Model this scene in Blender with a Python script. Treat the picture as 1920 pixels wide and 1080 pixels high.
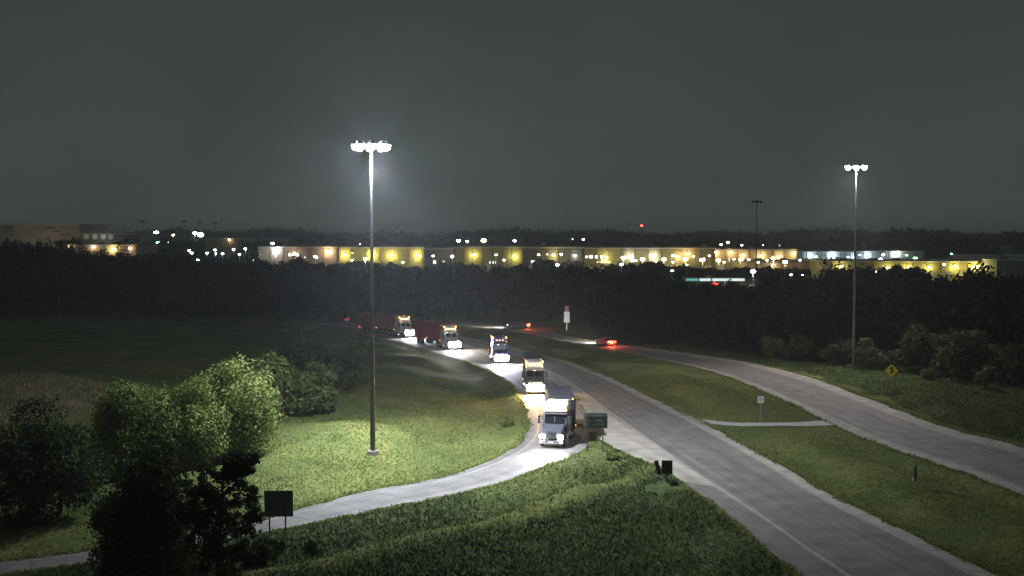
import bpy, bmesh, math, random
import numpy as np
from mathutils import Vector, Matrix, Euler

random.seed(7); RNG = np.random.default_rng(11)
scene = bpy.context.scene
for o in list(bpy.data.objects): bpy.data.objects.remove(o)
C = scene.collection
PI = math.pi
R = math.radians

# ------------------------------------------------------------------ camera
CAM_H, FPX, PITCH = 20.0, 2200.0, math.atan(100/2200.0)
cam_d = bpy.data.cameras.new('camera'); cam = bpy.data.objects.new('camera', cam_d); C.objects.link(cam)
cam.location = (0, 0, CAM_H); cam.rotation_euler = (PI/2 - PITCH, 0, 0)
cam_d.sensor_width = 36; cam_d.lens = 36*FPX/1920; cam_d.clip_end = 8000; cam_d.clip_start = .5
scene.camera = cam
scene.view_settings.view_transform = 'Standard'; scene.view_settings.look = 'None'
scene.view_settings.exposure = 0.15; scene.view_settings.gamma = 1
try: scene.view_settings.use_curve_mapping = False
except Exception: pass
# ------------------------------------------------------------------ night sky
world = bpy.data.worlds.new('World'); scene.world = world; world.use_nodes = True
wn, wl = world.node_tree.nodes, world.node_tree.links
wn.clear()
wo = wn.new('ShaderNodeOutputWorld'); bg = wn.new('ShaderNodeBackground')
geo = wn.new('ShaderNodeTexCoord'); sep = wn.new('ShaderNodeSeparateXYZ'); ramp = wn.new('ShaderNodeValToRGB')
wl.new(geo.outputs['Generated'], sep.inputs[0]); wl.new(sep.outputs['Z'], ramp.inputs[0])
ramp.color_ramp.elements[0].position = 0.0; ramp.color_ramp.elements[0].color = (.042, .052, .047, 1)
ramp.color_ramp.elements[1].position = 0.35; ramp.color_ramp.elements[1].color = (.030, .038, .035, 1)
cl = wn.new('ShaderNodeTexNoise'); cl.inputs['Scale'].default_value = 5; cl.inputs['Detail'].default_value = 7; wl.new(geo.outputs['Generated'], cl.inputs['Vector'])
cm = wn.new('ShaderNodeMapRange'); cm.inputs[1].default_value = .3; cm.inputs[2].default_value = .7; cm.inputs[3].default_value = .88; cm.inputs[4].default_value = 1.12; wl.new(cl.outputs['Fac'], cm.inputs[0])
cx_ = wn.new('ShaderNodeMix'); cx_.data_type = 'RGBA'; cx_.blend_type = 'MULTIPLY'; cx_.inputs[0].default_value = 1; wl.new(ramp.outputs[0], cx_.inputs[6]); wl.new(cm.outputs[0], cx_.inputs[7])
wl.new(cx_.outputs[2], bg.inputs[0]); bg.inputs[1].default_value = 1.0
wl.new(bg.outputs[0], wo.inputs[0])
moon_d = bpy.data.lights.new('moon', 'SUN'); moon_d.energy = 0.02; moon_d.angle = R(.5); moon_d.color = (.8, .9, 1)
moon = bpy.data.objects.new('moon', moon_d); C.objects.link(moon); moon.rotation_euler = (R(40), R(15), 0)
HAZE = 0.00026

# ------------------------------------------------------------------ helpers
def pix(px, py, Y):
    """world point on the plane y = Y seen along a picture direction"""
    v = Vector(((px-960)/FPX, -1*(py-540)/FPX, -1.0))
    v = Euler((PI/2 - PITCH, 0, 0)).to_matrix() @ v
    t = Y / v.y
    return Vector((v.x*t, Y, CAM_H + v.z*t))
def flat(px, py, z=0.0):
    v = Euler((PI/2 - PITCH, 0, 0)).to_matrix() @ Vector(((px-960)/FPX, -(py-540)/FPX, -1.0))
    t = (z-CAM_H)/v.z
    return (v.x*t, v.y*t)

def tag(o, label=None, cat=None, group=None, kind=None):
    if label: o['label'] = label
    if cat: o['category'] = cat
    if group: o['group'] = group
    if kind: o['kind'] = kind
    return o
def empty(name, loc, rz=0, label=None, cat=None, group=None):
    o = bpy.data.objects.new(name, None); C.objects.link(o); o.location = loc; o.rotation_euler = (0, 0, rz)
    o.empty_display_size = .3
    return tag(o, label, cat, group)

def nodes(m): m.use_nodes = True; return m.node_tree.nodes, m.node_tree.links
def mat(name, col, col2=None, rough=.8, metal=0, scale=3.0, bump=0.0, bscale=None, detail=6, island=False, spec=None, stretch=None):
    m = bpy.data.materials.new(name); n, l = nodes(m); b = n['Principled BSDF']
    b.inputs['Roughness'].default_value = rough; b.inputs['Metallic'].default_value = metal
    if spec is not None: b.inputs['Specular IOR Level'].default_value = spec
    c2 = col2 or tuple(c*.72 for c in col)
    tc = n.new('ShaderNodeTexCoord'); no = n.new('ShaderNodeTexNoise')
    no.inputs['Scale'].default_value = scale; no.inputs['Detail'].default_value = detail
    src = tc.outputs['Object']
    if stretch:
        mp = n.new('ShaderNodeMapping'); mp.inputs['Scale'].default_value = stretch; l.new(src, mp.inputs[0]); src = mp.outputs[0]
    l.new(src, no.inputs['Vector'])
    r = n.new('ShaderNodeValToRGB'); r.color_ramp.elements[0].position = .35; r.color_ramp.elements[1].position = .65
    r.color_ramp.elements[0].color = (*c2, 1); r.color_ramp.elements[1].color = (*col, 1)
    fac = no.outputs['Fac']
    if island:
        g = n.new('ShaderNodeNewGeometry'); mx = n.new('ShaderNodeMath'); mx.operation = 'MULTIPLY_ADD'
        mx.inputs[1].default_value = .5; l.new(g.outputs['Random Per Island'], mx.inputs[0])
        ml = n.new('ShaderNodeMath'); ml.operation = 'MULTIPLY'; ml.inputs[1].default_value = .5; l.new(fac, ml.inputs[0])
        l.new(ml.outputs[0], mx.inputs[2]); fac = mx.outputs[0]
    l.new(fac, r.inputs[0]); l.new(r.outputs[0], b.inputs['Base Color'])
    if bump:
        n2 = n.new('ShaderNodeTexNoise'); n2.inputs['Scale'].default_value = bscale or scale*6; n2.inputs['Detail'].default_value = 4
        l.new(tc.outputs['Object'], n2.inputs['Vector']); bp = n.new('ShaderNodeBump'); bp.inputs['Strength'].default_value = bump
        l.new(n2.outputs['Fac'], bp.inputs['Height']); l.new(bp.outputs[0], b.inputs['Normal'])
    return m
def emit(name, col, s):
    m = bpy.data.materials.new(name); n, l = nodes(m); b = n['Principled BSDF']
    b.inputs['Base Color'].default_value = (*[min(1, c)*.6 for c in col], 1)
    b.inputs['Emission Color'].default_value = (*col, 1); b.inputs['Emission Strength'].default_value = s
    return m

def np_mesh(name, V, F, m, parent=None, mats=None, midx=None, smooth=False):
    """V (n,3), F (k,s) arrays, all faces the same size"""
    me = bpy.data.meshes.new(name); V = np.asarray(V, dtype=np.float32); F = np.asarray(F, dtype=np.int32)
    k, s = F.shape
    me.vertices.add(len(V)); me.vertices.foreach_set('co', V.ravel())
    me.loops.add(k*s); me.loops.foreach_set('vertex_index', F.ravel())
    me.polygons.add(k); me.polygons.foreach_set('loop_start', np.arange(0, k*s, s, dtype=np.int32))
    me.polygons.foreach_set('loop_total', np.full(k, s, dtype=np.int32))
    if smooth: me.polygons.foreach_set('use_smooth', np.ones(k, dtype=bool))
    for x in (mats or [m]): me.materials.append(x)
    if midx is not None: me.polygons.foreach_set('material_index', np.asarray(midx, dtype=np.int32))
    me.update(calc_edges=True); me.validate()
    o = bpy.data.objects.new(name, me); C.objects.link(o); o.parent = parent
    return o

class MB:
    def __init__(s): s.bm = bmesh.new(); s.mi = 0
    def _app(s, t, M):
        if M is not None: bmesh.ops.transform(t, matrix=M, verts=t.verts)
        me = bpy.data.meshes.new('t'); t.to_mesh(me); t.free()
        k = len(s.bm.faces); s.bm.from_mesh(me); bpy.data.meshes.remove(me)
        s.bm.faces.ensure_lookup_table()
        for f in s.bm.faces[k:]: f.material_index = s.mi
        return s
    def box(s, c, d, bevel=0, M=None, top=None):
        t = bmesh.new(); bmesh.ops.create_cube(t, size=1)
        for v in t.verts:
            if top and v.co.z > 0: v.co.x *= top[0]; v.co.y *= top[1]
            v.co = Vector((v.co.x*d[0]+c[0], v.co.y*d[1]+c[1], v.co.z*d[2]+c[2]))
        if bevel: bmesh.ops.bevel(t, geom=t.edges[:], offset=bevel, segments=2, affect='EDGES', profile=.6)
        return s._app(t, M)
    def cyl(s, p, q, r1, r2=None, n=12, caps=True, M=None):
        r2 = r1 if r2 is None else r2; p, q = Vector(p), Vector(q); d = q-p
        t = bmesh.new(); bmesh.ops.create_cone(t, cap_ends=caps, segments=n, radius1=r1, radius2=max(r2, 1e-4), depth=d.length)
        m = Matrix.Translation((p+q)/2) @ d.to_track_quat('Z', 'Y').to_matrix().to_4x4()
        bmesh.ops.transform(t, matrix=m, verts=t.verts)
        for f in t.faces:
            f.smooth = len(f.verts) == 4
            if len(f.verts) != 4:
                for e in f.edges: e.smooth = False
        return s._app(t, M)
    def sph(s, c, r, sc=(1, 1, 1), n=10, M=None):
        t = bmesh.new(); bmesh.ops.create_uvsphere(t, u_segments=n, v_segments=max(5, n//2+1), radius=r)
        for v in t.verts: v.co = Vector((v.co.x*sc[0]+c[0], v.co.y*sc[1]+c[1], v.co.z*sc[2]+c[2]))
        for f in t.faces: f.smooth = True
        return s._app(t, M)
    def tube(s, pts, rs, n=7):
        for a, b, ra, rb in zip(pts[:-1], pts[1:], rs[:-1], rs[1:]): s.cyl(a, b, ra, rb, n, caps=True)
        return s
    def prism(s, prof, x0, x1, bevel=0, M=None, taper=None):
        """profile in (y,z), extruded along x"""
        t = bmesh.new()
        def tx(x, z): return x*(taper(z) if taper else 1)
        a = [t.verts.new((tx(x0, z), y, z)) for y, z in prof]; b = [t.verts.new((tx(x1, z), y, z)) for y, z in prof]
        n = len(prof); t.faces.new(a); t.faces.new(b[::-1])
        for i in range(n): t.faces.new((a[i], b[i], b[(i+1) % n], a[(i+1) % n]))
        bmesh.ops.recalc_face_normals(t, faces=t.faces)
        if bevel: bmesh.ops.bevel(t, geom=t.edges[:], offset=bevel, segments=2, affect='EDGES')
        return s._app(t, M)
    def build(s, name, m, parent=None, label=None):
        me = bpy.data.meshes.new(name); s.bm.to_mesh(me); s.bm.free()
        for x in (m if isinstance(m, (list, tuple)) else [m]): me.materials.append(x)
        o = bpy.data.objects.new(name, me); C.objects.link(o); o.parent = parent
        if label: o['label'] = label
        return o

def lamp(name, kind, loc, power, col, parent=None, radius=.15, aim=None, size=None, blend=1.0):
    d = bpy.data.lights.new(name, kind); d.energy = power; d.color = col
    d.shadow_soft_size = radius
    if kind == 'SPOT': d.spot_size = size or R(70); d.spot_blend = blend
    o = bpy.data.objects.new(name, d); C.objects.link(o); o.location = loc; o.parent = parent
    if aim is not None: o.rotation_euler = Vector(aim).to_track_quat('-Z', 'Y').to_euler()
    return o

# ------------------------------------------------------------------ materials
M_ = {}
def mk(k, *a, trans=0, **kw):
    M_[k] = m = mat(k, *a, **kw)
    if trans:      # thin leaves let part of the light through
        n, l = m.node_tree.nodes, m.node_tree.links; b = n['Principled BSDF']; out = n['Material Output']
        t = n.new('ShaderNodeBsdfTranslucent'); x = n.new('ShaderNodeMixShader'); x.inputs[0].default_value = trans
        l.new(b.inputs['Base Color'].links[0].from_socket, t.inputs[0]); l.new(b.outputs[0], x.inputs[1]); l.new(t.outputs[0], x.inputs[2]); l.new(x.outputs[0], out.inputs[0])
mk('asphalt', (.085, .083, .085), (.055, .055, .058), rough=.85, scale=.35, bump=.3, bscale=14, stretch=(1, .25, 1))
mk('ramp_asphalt', (.13, .125, .13), (.085, .082, .086), rough=.7, scale=.5, bump=.3, bscale=12)
mk('concrete', (.23, .215, .195), (.16, .15, .14), rough=.85, scale=.6, bump=.2, bscale=9)
mk('path_concrete', (.42, .41, .38), (.30, .29, .27), rough=.85, scale=1.5)
mk('road_paint', (.27, .26, .25), (.14, .135, .13), rough=.6, scale=2.5)
mk('galvanised', (.45, .46, .47), (.34, .35, .36), rough=.45, metal=.6, scale=1.5)
mk('dark_steel', (.03, .03, .032), (.018, .018, .02), rough=.6, metal=.3)
mk('pole_steel', (.16, .16, .17), (.11, .11, .12), rough=.5, metal=.35, scale=.8)
mk('sign_back', (.15, .165, .155), (.11, .12, .115), rough=.6, metal=.4, scale=1.2)
mk('sign_edge', (.16, .16, .16), rough=.5, metal=.6)
mk('wood_post', (.10, .085, .065), (.06, .05, .04), rough=.9, scale=4)
mk('sign_white', (.75, .75, .73), (.62, .62, .6), rough=.5)
mk('sign_yellow', (.75, .55, .03), (.65, .47, .02), rough=.5)
mk('black_vinyl', (.012, .012, .012), rough=.5)
mk('sign_green', (.01, .09, .05), rough=.5)
mk('cloth_white', (.7, .7, .68), rough=.9)
mk('bark', (.07, .055, .04), (.04, .032, .025), rough=.95, scale=5, bump=.6)
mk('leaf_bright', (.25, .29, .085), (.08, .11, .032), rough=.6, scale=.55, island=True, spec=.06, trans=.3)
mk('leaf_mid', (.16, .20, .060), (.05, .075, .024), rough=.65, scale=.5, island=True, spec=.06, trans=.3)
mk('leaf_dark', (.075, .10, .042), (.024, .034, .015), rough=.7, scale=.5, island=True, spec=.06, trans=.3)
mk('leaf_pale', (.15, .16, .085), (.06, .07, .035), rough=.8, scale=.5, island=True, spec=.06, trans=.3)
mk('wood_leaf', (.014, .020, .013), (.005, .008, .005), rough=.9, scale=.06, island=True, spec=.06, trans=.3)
mk('tyre', (.02, .02, .02), rough=.9); mk('rim', (.5, .5, .52), rough=.3, metal=.8)
mk('chrome', (.7, .7, .72), rough=.15, metal=.9)
mk('glass_dark', (.015, .018, .02), (.01, .01, .012), rough=.08, spec=.8)
mk('chassis', (.03, .03, .03), rough=.7)
mk('truck_white', (.72, .72, .74), (.62, .62, .64), rough=.3, scale=.8)
mk('truck_red', (.42, .03, .03), (.33, .02, .02), rough=.35, scale=.8)
mk('truck_blue', (.06, .08, .22), (.05, .06, .17), rough=.35)
mk('truck_slate', (.09, .095, .12), (.06, .065, .085), rough=.35)
mk('truck_orange', (.55, .2, .05), rough=.4)
mk('trailer_white', (.55, .55, .56), (.40, .40, .41), rough=.5, scale=.7)
mk('trailer_dark', (.045, .045, .055), (.03, .03, .04), rough=.5, scale=.7)
mk('trailer_red', (.50, .07, .07), (.36, .045, .05), rough=.55, scale=.9)
mk('trailer_rose', (.36, .15, .15), (.27, .10, .11), rough=.6, scale=.9)
mk('wall_beige', (.38, .34, .19), (.27, .24, .13), rough=.9, scale=.08)
mk('wall_yellow', (.36, .34, .13), (.26, .25, .10), rough=.9, scale=.08)
mk('wall_grey', (.30, .31, .28), (.22, .23, .20), rough=.9, scale=.06)
mk('wall_pink', (.45, .38, .32), (.36, .30, .25), rough=.9, scale=.08)
mk('wall_teal', (.40, .48, .48), (.30, .37, .38), rough=.8, scale=.06)
mk('wall_dark', (.14, .13, .10), (.09, .085, .07), rough=.9, scale=.08)
mk('roof_grey', (.22, .22, .21), (.15, .15, .15), rough=.9, scale=.05)
mk('roof_pale', (.6, .6, .55), rough=.8, scale=.05)
mk('louvre', (.02, .02, .02), rough=.8)
mk('door_white', (.7, .7, .68), rough=.7)
E_ = dict(
  white=emit('lamp_white', (1, .97, .95), 60), cool=emit('lamp_cool', (.80, .92, 1), 45), yellow=emit('lamp_yellow', (1, .86, .38), 40),
  warm=emit('lamp_warm', (1, .72, .42), 35), cyan=emit('lamp_cyan', (.35, .95, 1), 12), green=emit('lamp_green', (.35, 1, .3), 6),
  red=emit('lamp_red', (1, .05, .03), 14), amber=emit('lamp_amber', (1, .38, .04), 14), mast=emit('mast_lens', (.92, .95, 1), 160),
  mast2=emit('mast_lens_pink', (1, .92, .95), 130), head=emit('headlight_lens', (.93, .95, 1), 150), headw=emit('headlight_warm', (1, .72, .42), 150),
  win=emit('window_lit', (.95, 1, .9), 1.6), winy=emit('window_yellow', (1, .9, .5), 1.3), canopy=emit('canopy_lit', (.85, 1, 1), .9),
  canopyc=emit('canopy_cyan', (.3, .95, .8), .4), tail=emit('tail_lens', (1, .04, .02), 30), dimred=emit('tail_dim', (1, .05, .03), 2.5), redglow=emit('beacon', (1, .06, .04), 25))
COLS = dict(white=(1, .97, .93), cool=(.78, .9, 1), yellow=(1, .83, .32), warm=(1, .7, .4), cyan=(.4, .95, 1), green=(.4, 1, .3), red=(1, .1, .05))

# ------------------------------------------------------------------ roads (edges as ground polylines)
def catmull(P, n):
    P = [np.array(p, float) for p in P]; P = [2*P[0]-P[1]] + P + [2*P[-1]-P[-2]]; out = []
    for i in range(1, len(P)-2):
        for t in np.linspace(0, 1, 14, endpoint=False):
            a, b, c, d = P[i-1:i+3]
            out.append(.5*((2*b)+(-a+c)*t+(2*a-5*b+4*c-d)*t*t+(-a+3*b-3*c+d)*t**3))
    out.append(P[-2]); out = np.array(out)
    s = np.r_[0, np.cumsum(np.hypot(*np.diff(out, axis=0).T))]; u = np.linspace(0, s[-1], n)
    return np.c_[np.interp(u, s, out[:, 0]), np.interp(u, s, out[:, 1])]
def gp(L): return [flat(x, y) for x, y in L]
ramp_in = gp([(-260, 1092), (0, 1054), (180, 1030), (440, 986), (550, 958), (685, 922), (807, 900), (889, 876), (950, 848), (984, 815), (988, 780), (975, 745), (945, 712), (890, 684), (815, 660), (740, 639), (640, 622), (500, 606)])
ramp_out = gp([(-260, 1128), (0, 1080), (200, 1052), (441, 1010), (563, 986), (685, 962), (807, 937), (950, 903), (1040, 868), (1105, 836), (1110, 790), (1075, 745), (1030, 712), (970, 684), (895, 660), (815, 638), (705, 620), (560, 604)])
c1_l = gp([(1720, 1300), (1494, 1080), (1367, 973), (1300, 920), (1230, 875), (1160, 845), (1090, 800), (1060, 745), (1015, 712), (960, 684), (880, 660), (800, 637), (690, 619), (545, 603)])
c1_r = gp([(2260, 1300), (1869, 1080), (1560, 929), (1478, 880), (1389, 831), (1313, 789), (1255, 762), (1167, 718), (1112, 696), (1048, 674), (960, 652), (870, 632), (740, 614), (585, 600)])
c2_l = gp([(2350, 1090), (1920, 930), (1823, 893), (1638, 830), (1545, 788), (1440, 738), (1330, 697), (1200, 668), (1100, 650), (1000, 628), (900, 614), (700, 600)])
c2_r = gp([(2350, 970), (1920, 839), (1776, 802), (1638, 751), (1520, 708), (1400, 679), (1300, 664), (1200, 651), (1100, 638), (1000, 618), (900, 606), (700, 595)])
RI, RO = catmull(ramp_in, 160), catmull(ramp_out, 160)
C1L, C1R = catmull(c1_l, 160), catmull(c1_r, 160)
C2L, C2R = catmull(c2_l, 160), catmull(c2_r, 160)

def seg_dist(P, L):
    """min distance from points P (n,2) to a polyline L"""
    D = np.full(len(P), 1e9)
    for a, b in zip(L[:-1:3], list(L[3::3])+[L[-1]]):
        ab = b-a; t = np.clip(((P-a)@ab)/(ab@ab+1e-9), 0, 1); q = a+t[:, None]*ab
        D = np.minimum(D, np.hypot(P[:, 0]-q[:, 0], P[:, 1]-q[:, 1]))
    return D
def inpoly(P, poly):
    x, y = P[:, 0], P[:, 1]; ins = np.zeros(len(P), bool); j = len(poly)-1
    for i in range(len(poly)):
        xi, yi = poly[i]; xj, yj = poly[j]
        c = ((yi > y) != (yj > y)) & (x < (xj-xi)*(y-yi)/((yj-yi) if yj != yi else 1e-9)+xi)
        ins ^= c; j = i
    return ins
ramp_poly = np.vstack([RI, RO[::-1]])[::2]; c1_poly = np.vstack([C1L, C1R[::-1]])[::2]; c2_poly = np.vstack([C2L, C2R[::-1]])[::2]
path_px = [(1306, 787), (1380, 793), (1450, 794.5), (1545, 790), (1572, 796), (1545, 799), (1450, 800), (1380, 799), (1322, 796)]
path_poly = np.array(gp(path_px))
def road_dist(P):
    d = np.full(len(P), 1e9)
    for L in (RI, RO, C1L, C1R, C2L, C2R): d = np.minimum(d, seg_dist(P, L))
    for poly in (ramp_poly, c1_poly, c2_poly): d[inpoly(P, poly)] = 0
    return d
def sm(x, a, b): t = np.clip((x-a)/(b-a), 0, 1); return t*t*(3-2*t)
gore_poly = np.vstack([RO[:78], C1L[:60][::-1][0:60], [[40, 20], [-60, 20]]])
def vnoise(P, s, seed):
    """smooth value noise"""
    r = np.random.default_rng(seed).random((64, 64)); x = P[:, 0]/s; y = P[:, 1]/s
    xi, yi = np.floor(x).astype(int), np.floor(y).astype(int); fx, fy = x-xi, y-yi; fx = fx*fx*(3-2*fx); fy = fy*fy*(3-2*fy)
    g = lambda i, j: r[i % 64, j % 64]
    return (g(xi, yi)*(1-fx)+g(xi+1, yi)*fx)*(1-fy)+(g(xi, yi+1)*(1-fx)+g(xi+1, yi+1)*fx)*fy - .5
def height(P):
    d = road_dist(P); dr = seg_dist(P, RO[:90]); x, y = P[:, 0], P[:, 1]
    # side of the ramp: between ramp and main road (towards the camera)
    yr = np.interp(x, RO[:60, 0], RO[:60, 1]); near = (y < yr) & (d > 0) & (x < np.interp(y, C1L[:60, 1], C1L[:60, 0]))
    m = sm(d, .6, 7)*sm(260-y, 0, 60)
    h = m*(vnoise(P, 9, 1)*1.25 + vnoise(P, 21, 2)*1.8 + vnoise(P, 3.2, 3)*.32)
    h -= .35*sm(d, .3, 2.2)*(1-sm(d, 3, 6))                       # shallow ditch beside the pavement
    # mound north of the ramp around the mast
    h += 1.3*np.exp(-(((x+15)/8)**2+((y-112)/9)**2))*sm(d, 1, 8) + 1.0*np.exp(-(((x+22)/6)**2+((y-97)/5)**2))*sm(d, 1, 8)
    h -= .8*np.exp(-(((x+7)/3)**2+((y-113)/6)**2))*sm(d, 1, 5)
    # berm and embankment on the camera side of the ramp
    q = dr + vnoise(P, 11, 31)*1.4
    prof = np.interp(q, [0, .6, 5.2, 7.6, 9, 20, 30, 45, 80], [0, 0, -1.5, .3, .15, -3.3, -4.6, -4.8, -4.8])
    fade = 1-.35*sm(x, 2, 9)
    h = np.where(near, h*.8*sm(d, .5, 6) + prof*fade*np.clip((d-.4)/6.5, 0, 1), h)
    h = np.where((y < 30), h.clip(max=6), h)
    h *= np.where(y > 60, 1-.85*sm(16-np.abs(y-flat(1440, 797)[1]), 0, 12)*sm(x, 12, 16)*(x < 36), 1)
    h = np.where(d <= .05, 0, h)
    return h
def shade_tint_zone(P):  # mask of rough grass coloured darker as painted shade; berm crest stays light
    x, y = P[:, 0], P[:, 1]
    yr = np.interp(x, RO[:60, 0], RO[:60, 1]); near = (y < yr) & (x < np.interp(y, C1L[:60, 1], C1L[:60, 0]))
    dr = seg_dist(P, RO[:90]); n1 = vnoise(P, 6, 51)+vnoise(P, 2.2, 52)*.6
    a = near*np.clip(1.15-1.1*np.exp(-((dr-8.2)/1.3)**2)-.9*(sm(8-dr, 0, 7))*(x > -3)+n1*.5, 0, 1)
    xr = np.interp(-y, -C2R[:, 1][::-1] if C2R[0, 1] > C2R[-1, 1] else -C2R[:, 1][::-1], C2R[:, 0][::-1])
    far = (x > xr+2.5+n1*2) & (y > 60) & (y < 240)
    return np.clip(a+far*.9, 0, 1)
gx = np.r_[-2600, -1600, -900, -500, -300, -200, -150, -120, np.arange(-100, 74, .65), 85, 110, 150, 200, 300, 500, 900, 1600, 2600]
gy = np.r_[-40, 0, 20, np.arange(34, 150, .65), np.arange(150, 262, 1.5), 275, 300, 350, 420, 520, 700, 950, 1300, 1900, 3200]
GX, GY = np.meshgrid(gx, gy); GP = np.c_[GX.ravel(), GY.ravel()]
GZ = height(GP)
ROADD = road_dist(GP).reshape(GX.shape)
under = ROADD.ravel() <= .05
ZG = GZ.reshape(GX.shape)
def bil(A, x, y):
    x = np.atleast_1d(x); y = np.atleast_1d(y)
    i = np.clip(np.searchsorted(gx, x)-1, 0, len(gx)-2); j = np.clip(np.searchsorted(gy, y)-1, 0, len(gy)-2)
    fx = np.clip((x-gx[i])/(gx[i+1]-gx[i]), 0, 1); fy = np.clip((y-gy[j])/(gy[j+1]-gy[j]), 0, 1)
    return (A[j, i]*(1-fx)+A[j, i+1]*fx)*(1-fy)+(A[j+1, i]*(1-fx)+A[j+1, i+1]*fx)*fy
def gz(x, y): return float(bil(ZG, x, y)[0])
def hit(px, py):
    v = Euler((PI/2 - PITCH, 0, 0)).to_matrix() @ Vector(((px-960)/FPX, -(py-540)/FPX, -1.0))
    t = np.linspace(30, 700, 6000)/v.y
    z = CAM_H+v.z*t; g = bil(ZG, v.x*t, v.y*t); k = np.argmax(z <= g)
    return Vector((v.x*t[k], v.y*t[k], float(g[k])))

# ground material: mown grass, rough grass with shade painted in, dry field to the far left
gm = bpy.data.materials.new('ground_grass'); n, l = nodes(gm); b = n['Principled BSDF']; b.inputs['Roughness'].default_value = .95
b.inputs['Specular IOR Level'].default_value = .1
tc = n.new('ShaderNodeTexCoord')
def noise(scale, det=6, st=None):
    o = n.new('ShaderNodeTexNoise'); o.inputs['Scale'].default_value = scale; o.inputs['Detail'].default_value = det
    if st:
        mp = n.new('ShaderNodeMapping'); mp.inputs['Scale'].default_value = st; l.new(tc.outputs['Object'], mp.inputs[0]); l.new(mp.outputs[0], o.inputs['Vector'])
    else: l.new(tc.outputs['Object'], o.inputs['Vector'])
    return o.outputs['Fac']
def rampn(f, c0, c1, p0=.35, p1=.65):
    r = n.new('ShaderNodeValToRGB'); r.color_ramp.elements[0].position = p0; r.color_ramp.elements[1].position = p1
    r.color_ramp.elements[0].color = (*c0, 1); r.color_ramp.elements[1].color = (*c1, 1); l.new(f, r.inputs[0]); return r.outputs[0]
def mixc(f, a, c, mode='MIX'):
    m = n.new('ShaderNodeMix'); m.data_type = 'RGBA'; m.blend_type = mode
    if isinstance(f, float): m.inputs[0].default_value = f
    else: l.new(f, m.inputs[0])
    l.new(a, m.inputs[6]); l.new(c, m.inputs[7]); return m.outputs[2]
g1 = rampn(noise(.11), (.055, .085, .024), (.16, .17, .052), .42, .58)
g2 = rampn(noise(.7, 8), (.075, .10, .030), (.165, .17, .058), .35, .68)
g3 = rampn(noise(4.5, 5), (.55, .55, .55), (1, 1, 1), .3, .62)
gc = mixc(.5, g1, g2); gc = mixc(.6, gc, g3, 'MULTIPLY')
dry = rampn(noise(1.6, 6, (1, .5, 1)), (.16, .135, .075), (.42, .35, .20), .35, .66)
sx = n.new('ShaderNodeSeparateXYZ'); l.new(tc.outputs['Object'], sx.inputs[0])
def mth(op, a, c):
    m = n.new('ShaderNodeMath'); m.operation = op; m.use_clamp = False
    for i, v in enumerate((a, c)):
        if isinstance(v, (int, float)): m.inputs[i].default_value = v
        else: l.new(v, m.inputs[i])
    return m.outputs[0]
fx = mth('DIVIDE', mth('ADD', sx.outputs['X'], 66), 19); fy = mth('DIVIDE', mth('ADD', sx.outputs['Y'], -140), 22)
rr = mth('ADD', mth('MULTIPLY', fx, fx), mth('MULTIPLY', fy, fy)); rr = mth('ADD', rr, mth('MULTIPLY', noise(.15), 1.2))
rm = n.new('ShaderNodeMapRange'); rm.inputs[1].default_value = 1.1; rm.inputs[2].default_value = 2.0; rm.inputs[3].default_value = 1; rm.inputs[4].default_value = 0
l.new(rr, rm.inputs[0]); gc = mixc(rm.outputs[0], gc, dry)
l.new(gc, b.inputs['Base Color'])
bp = n.new('ShaderNodeBump'); bp.inputs['Strength'].default_value = .4; bp.inputs['Distance'].default_value = .1
l.new(noise(2.8, 7), bp.inputs['Height']); l.new(bp.outputs[0], b.inputs['Normal'])

ra = n.new('ShaderNodeAttribute'); ra.attribute_name = 'rough'  # rough grass mask, also carries the painted shade
rg = rampn(noise(1.1, 8), (.020, .034, .012), (.070, .095, .030), .35, .68)  # rough grass tone, lowered to stand in for shade
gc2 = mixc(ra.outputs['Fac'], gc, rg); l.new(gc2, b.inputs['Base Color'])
nx, ny = len(gx), len(gy); idx = np.arange(nx*ny).reshape(ny, nx)
F = np.c_[idx[:-1, :-1].ravel(), idx[:-1, 1:].ravel(), idx[1:, 1:].ravel(), idx[1:, :-1].ravel()]
Zd = np.where(under, -.03, GZ)
ground = np_mesh('ground', np.c_[GP, Zd], F, gm, smooth=True); tag(ground, kind='structure')
at_ = ground.data.attributes.new('rough', 'FLOAT', 'POINT'); at_.data.foreach_set('value', shade_tint_zone(GP).astype(np.float32))

def strip(name, L, Rr, z, m, na=8, kind='structure', parent=None, thick=0):
    n_ = len(L); T = np.linspace(0, 1, na)
    V = np.zeros((n_, na, 3)); V[:, :, 0] = L[:, None, 0]*(1-T)+Rr[:, None, 0]*T; V[:, :, 1] = L[:, None, 1]*(1-T)+Rr[:, None, 1]*T; V[:, :, 2] = z
    ii = np.arange(n_*na).reshape(n_, na)
    F_ = np.c_[ii[:-1, :-1].ravel(), ii[:-1, 1:].ravel(), ii[1:, 1:].ravel(), ii[1:, :-1].ravel()]
    o = np_mesh(name, V.reshape(-1, 3), F_, m, parent=parent)
    me = o.data; uv = me.uv_layers.new(name='UVMap'); s = np.r_[0, np.cumsum(np.hypot(*np.diff((L+Rr)/2, axis=0).T))]
    U = np.zeros((n_, na, 2)); U[:, :, 0] = T; U[:, :, 1] = s[:, None]; U = U.reshape(-1, 2)
    uv.data.foreach_set('uv', U[F_.ravel()].ravel().astype(np.float32))
    if kind: tag(o, kind=kind)
    return o

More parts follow.
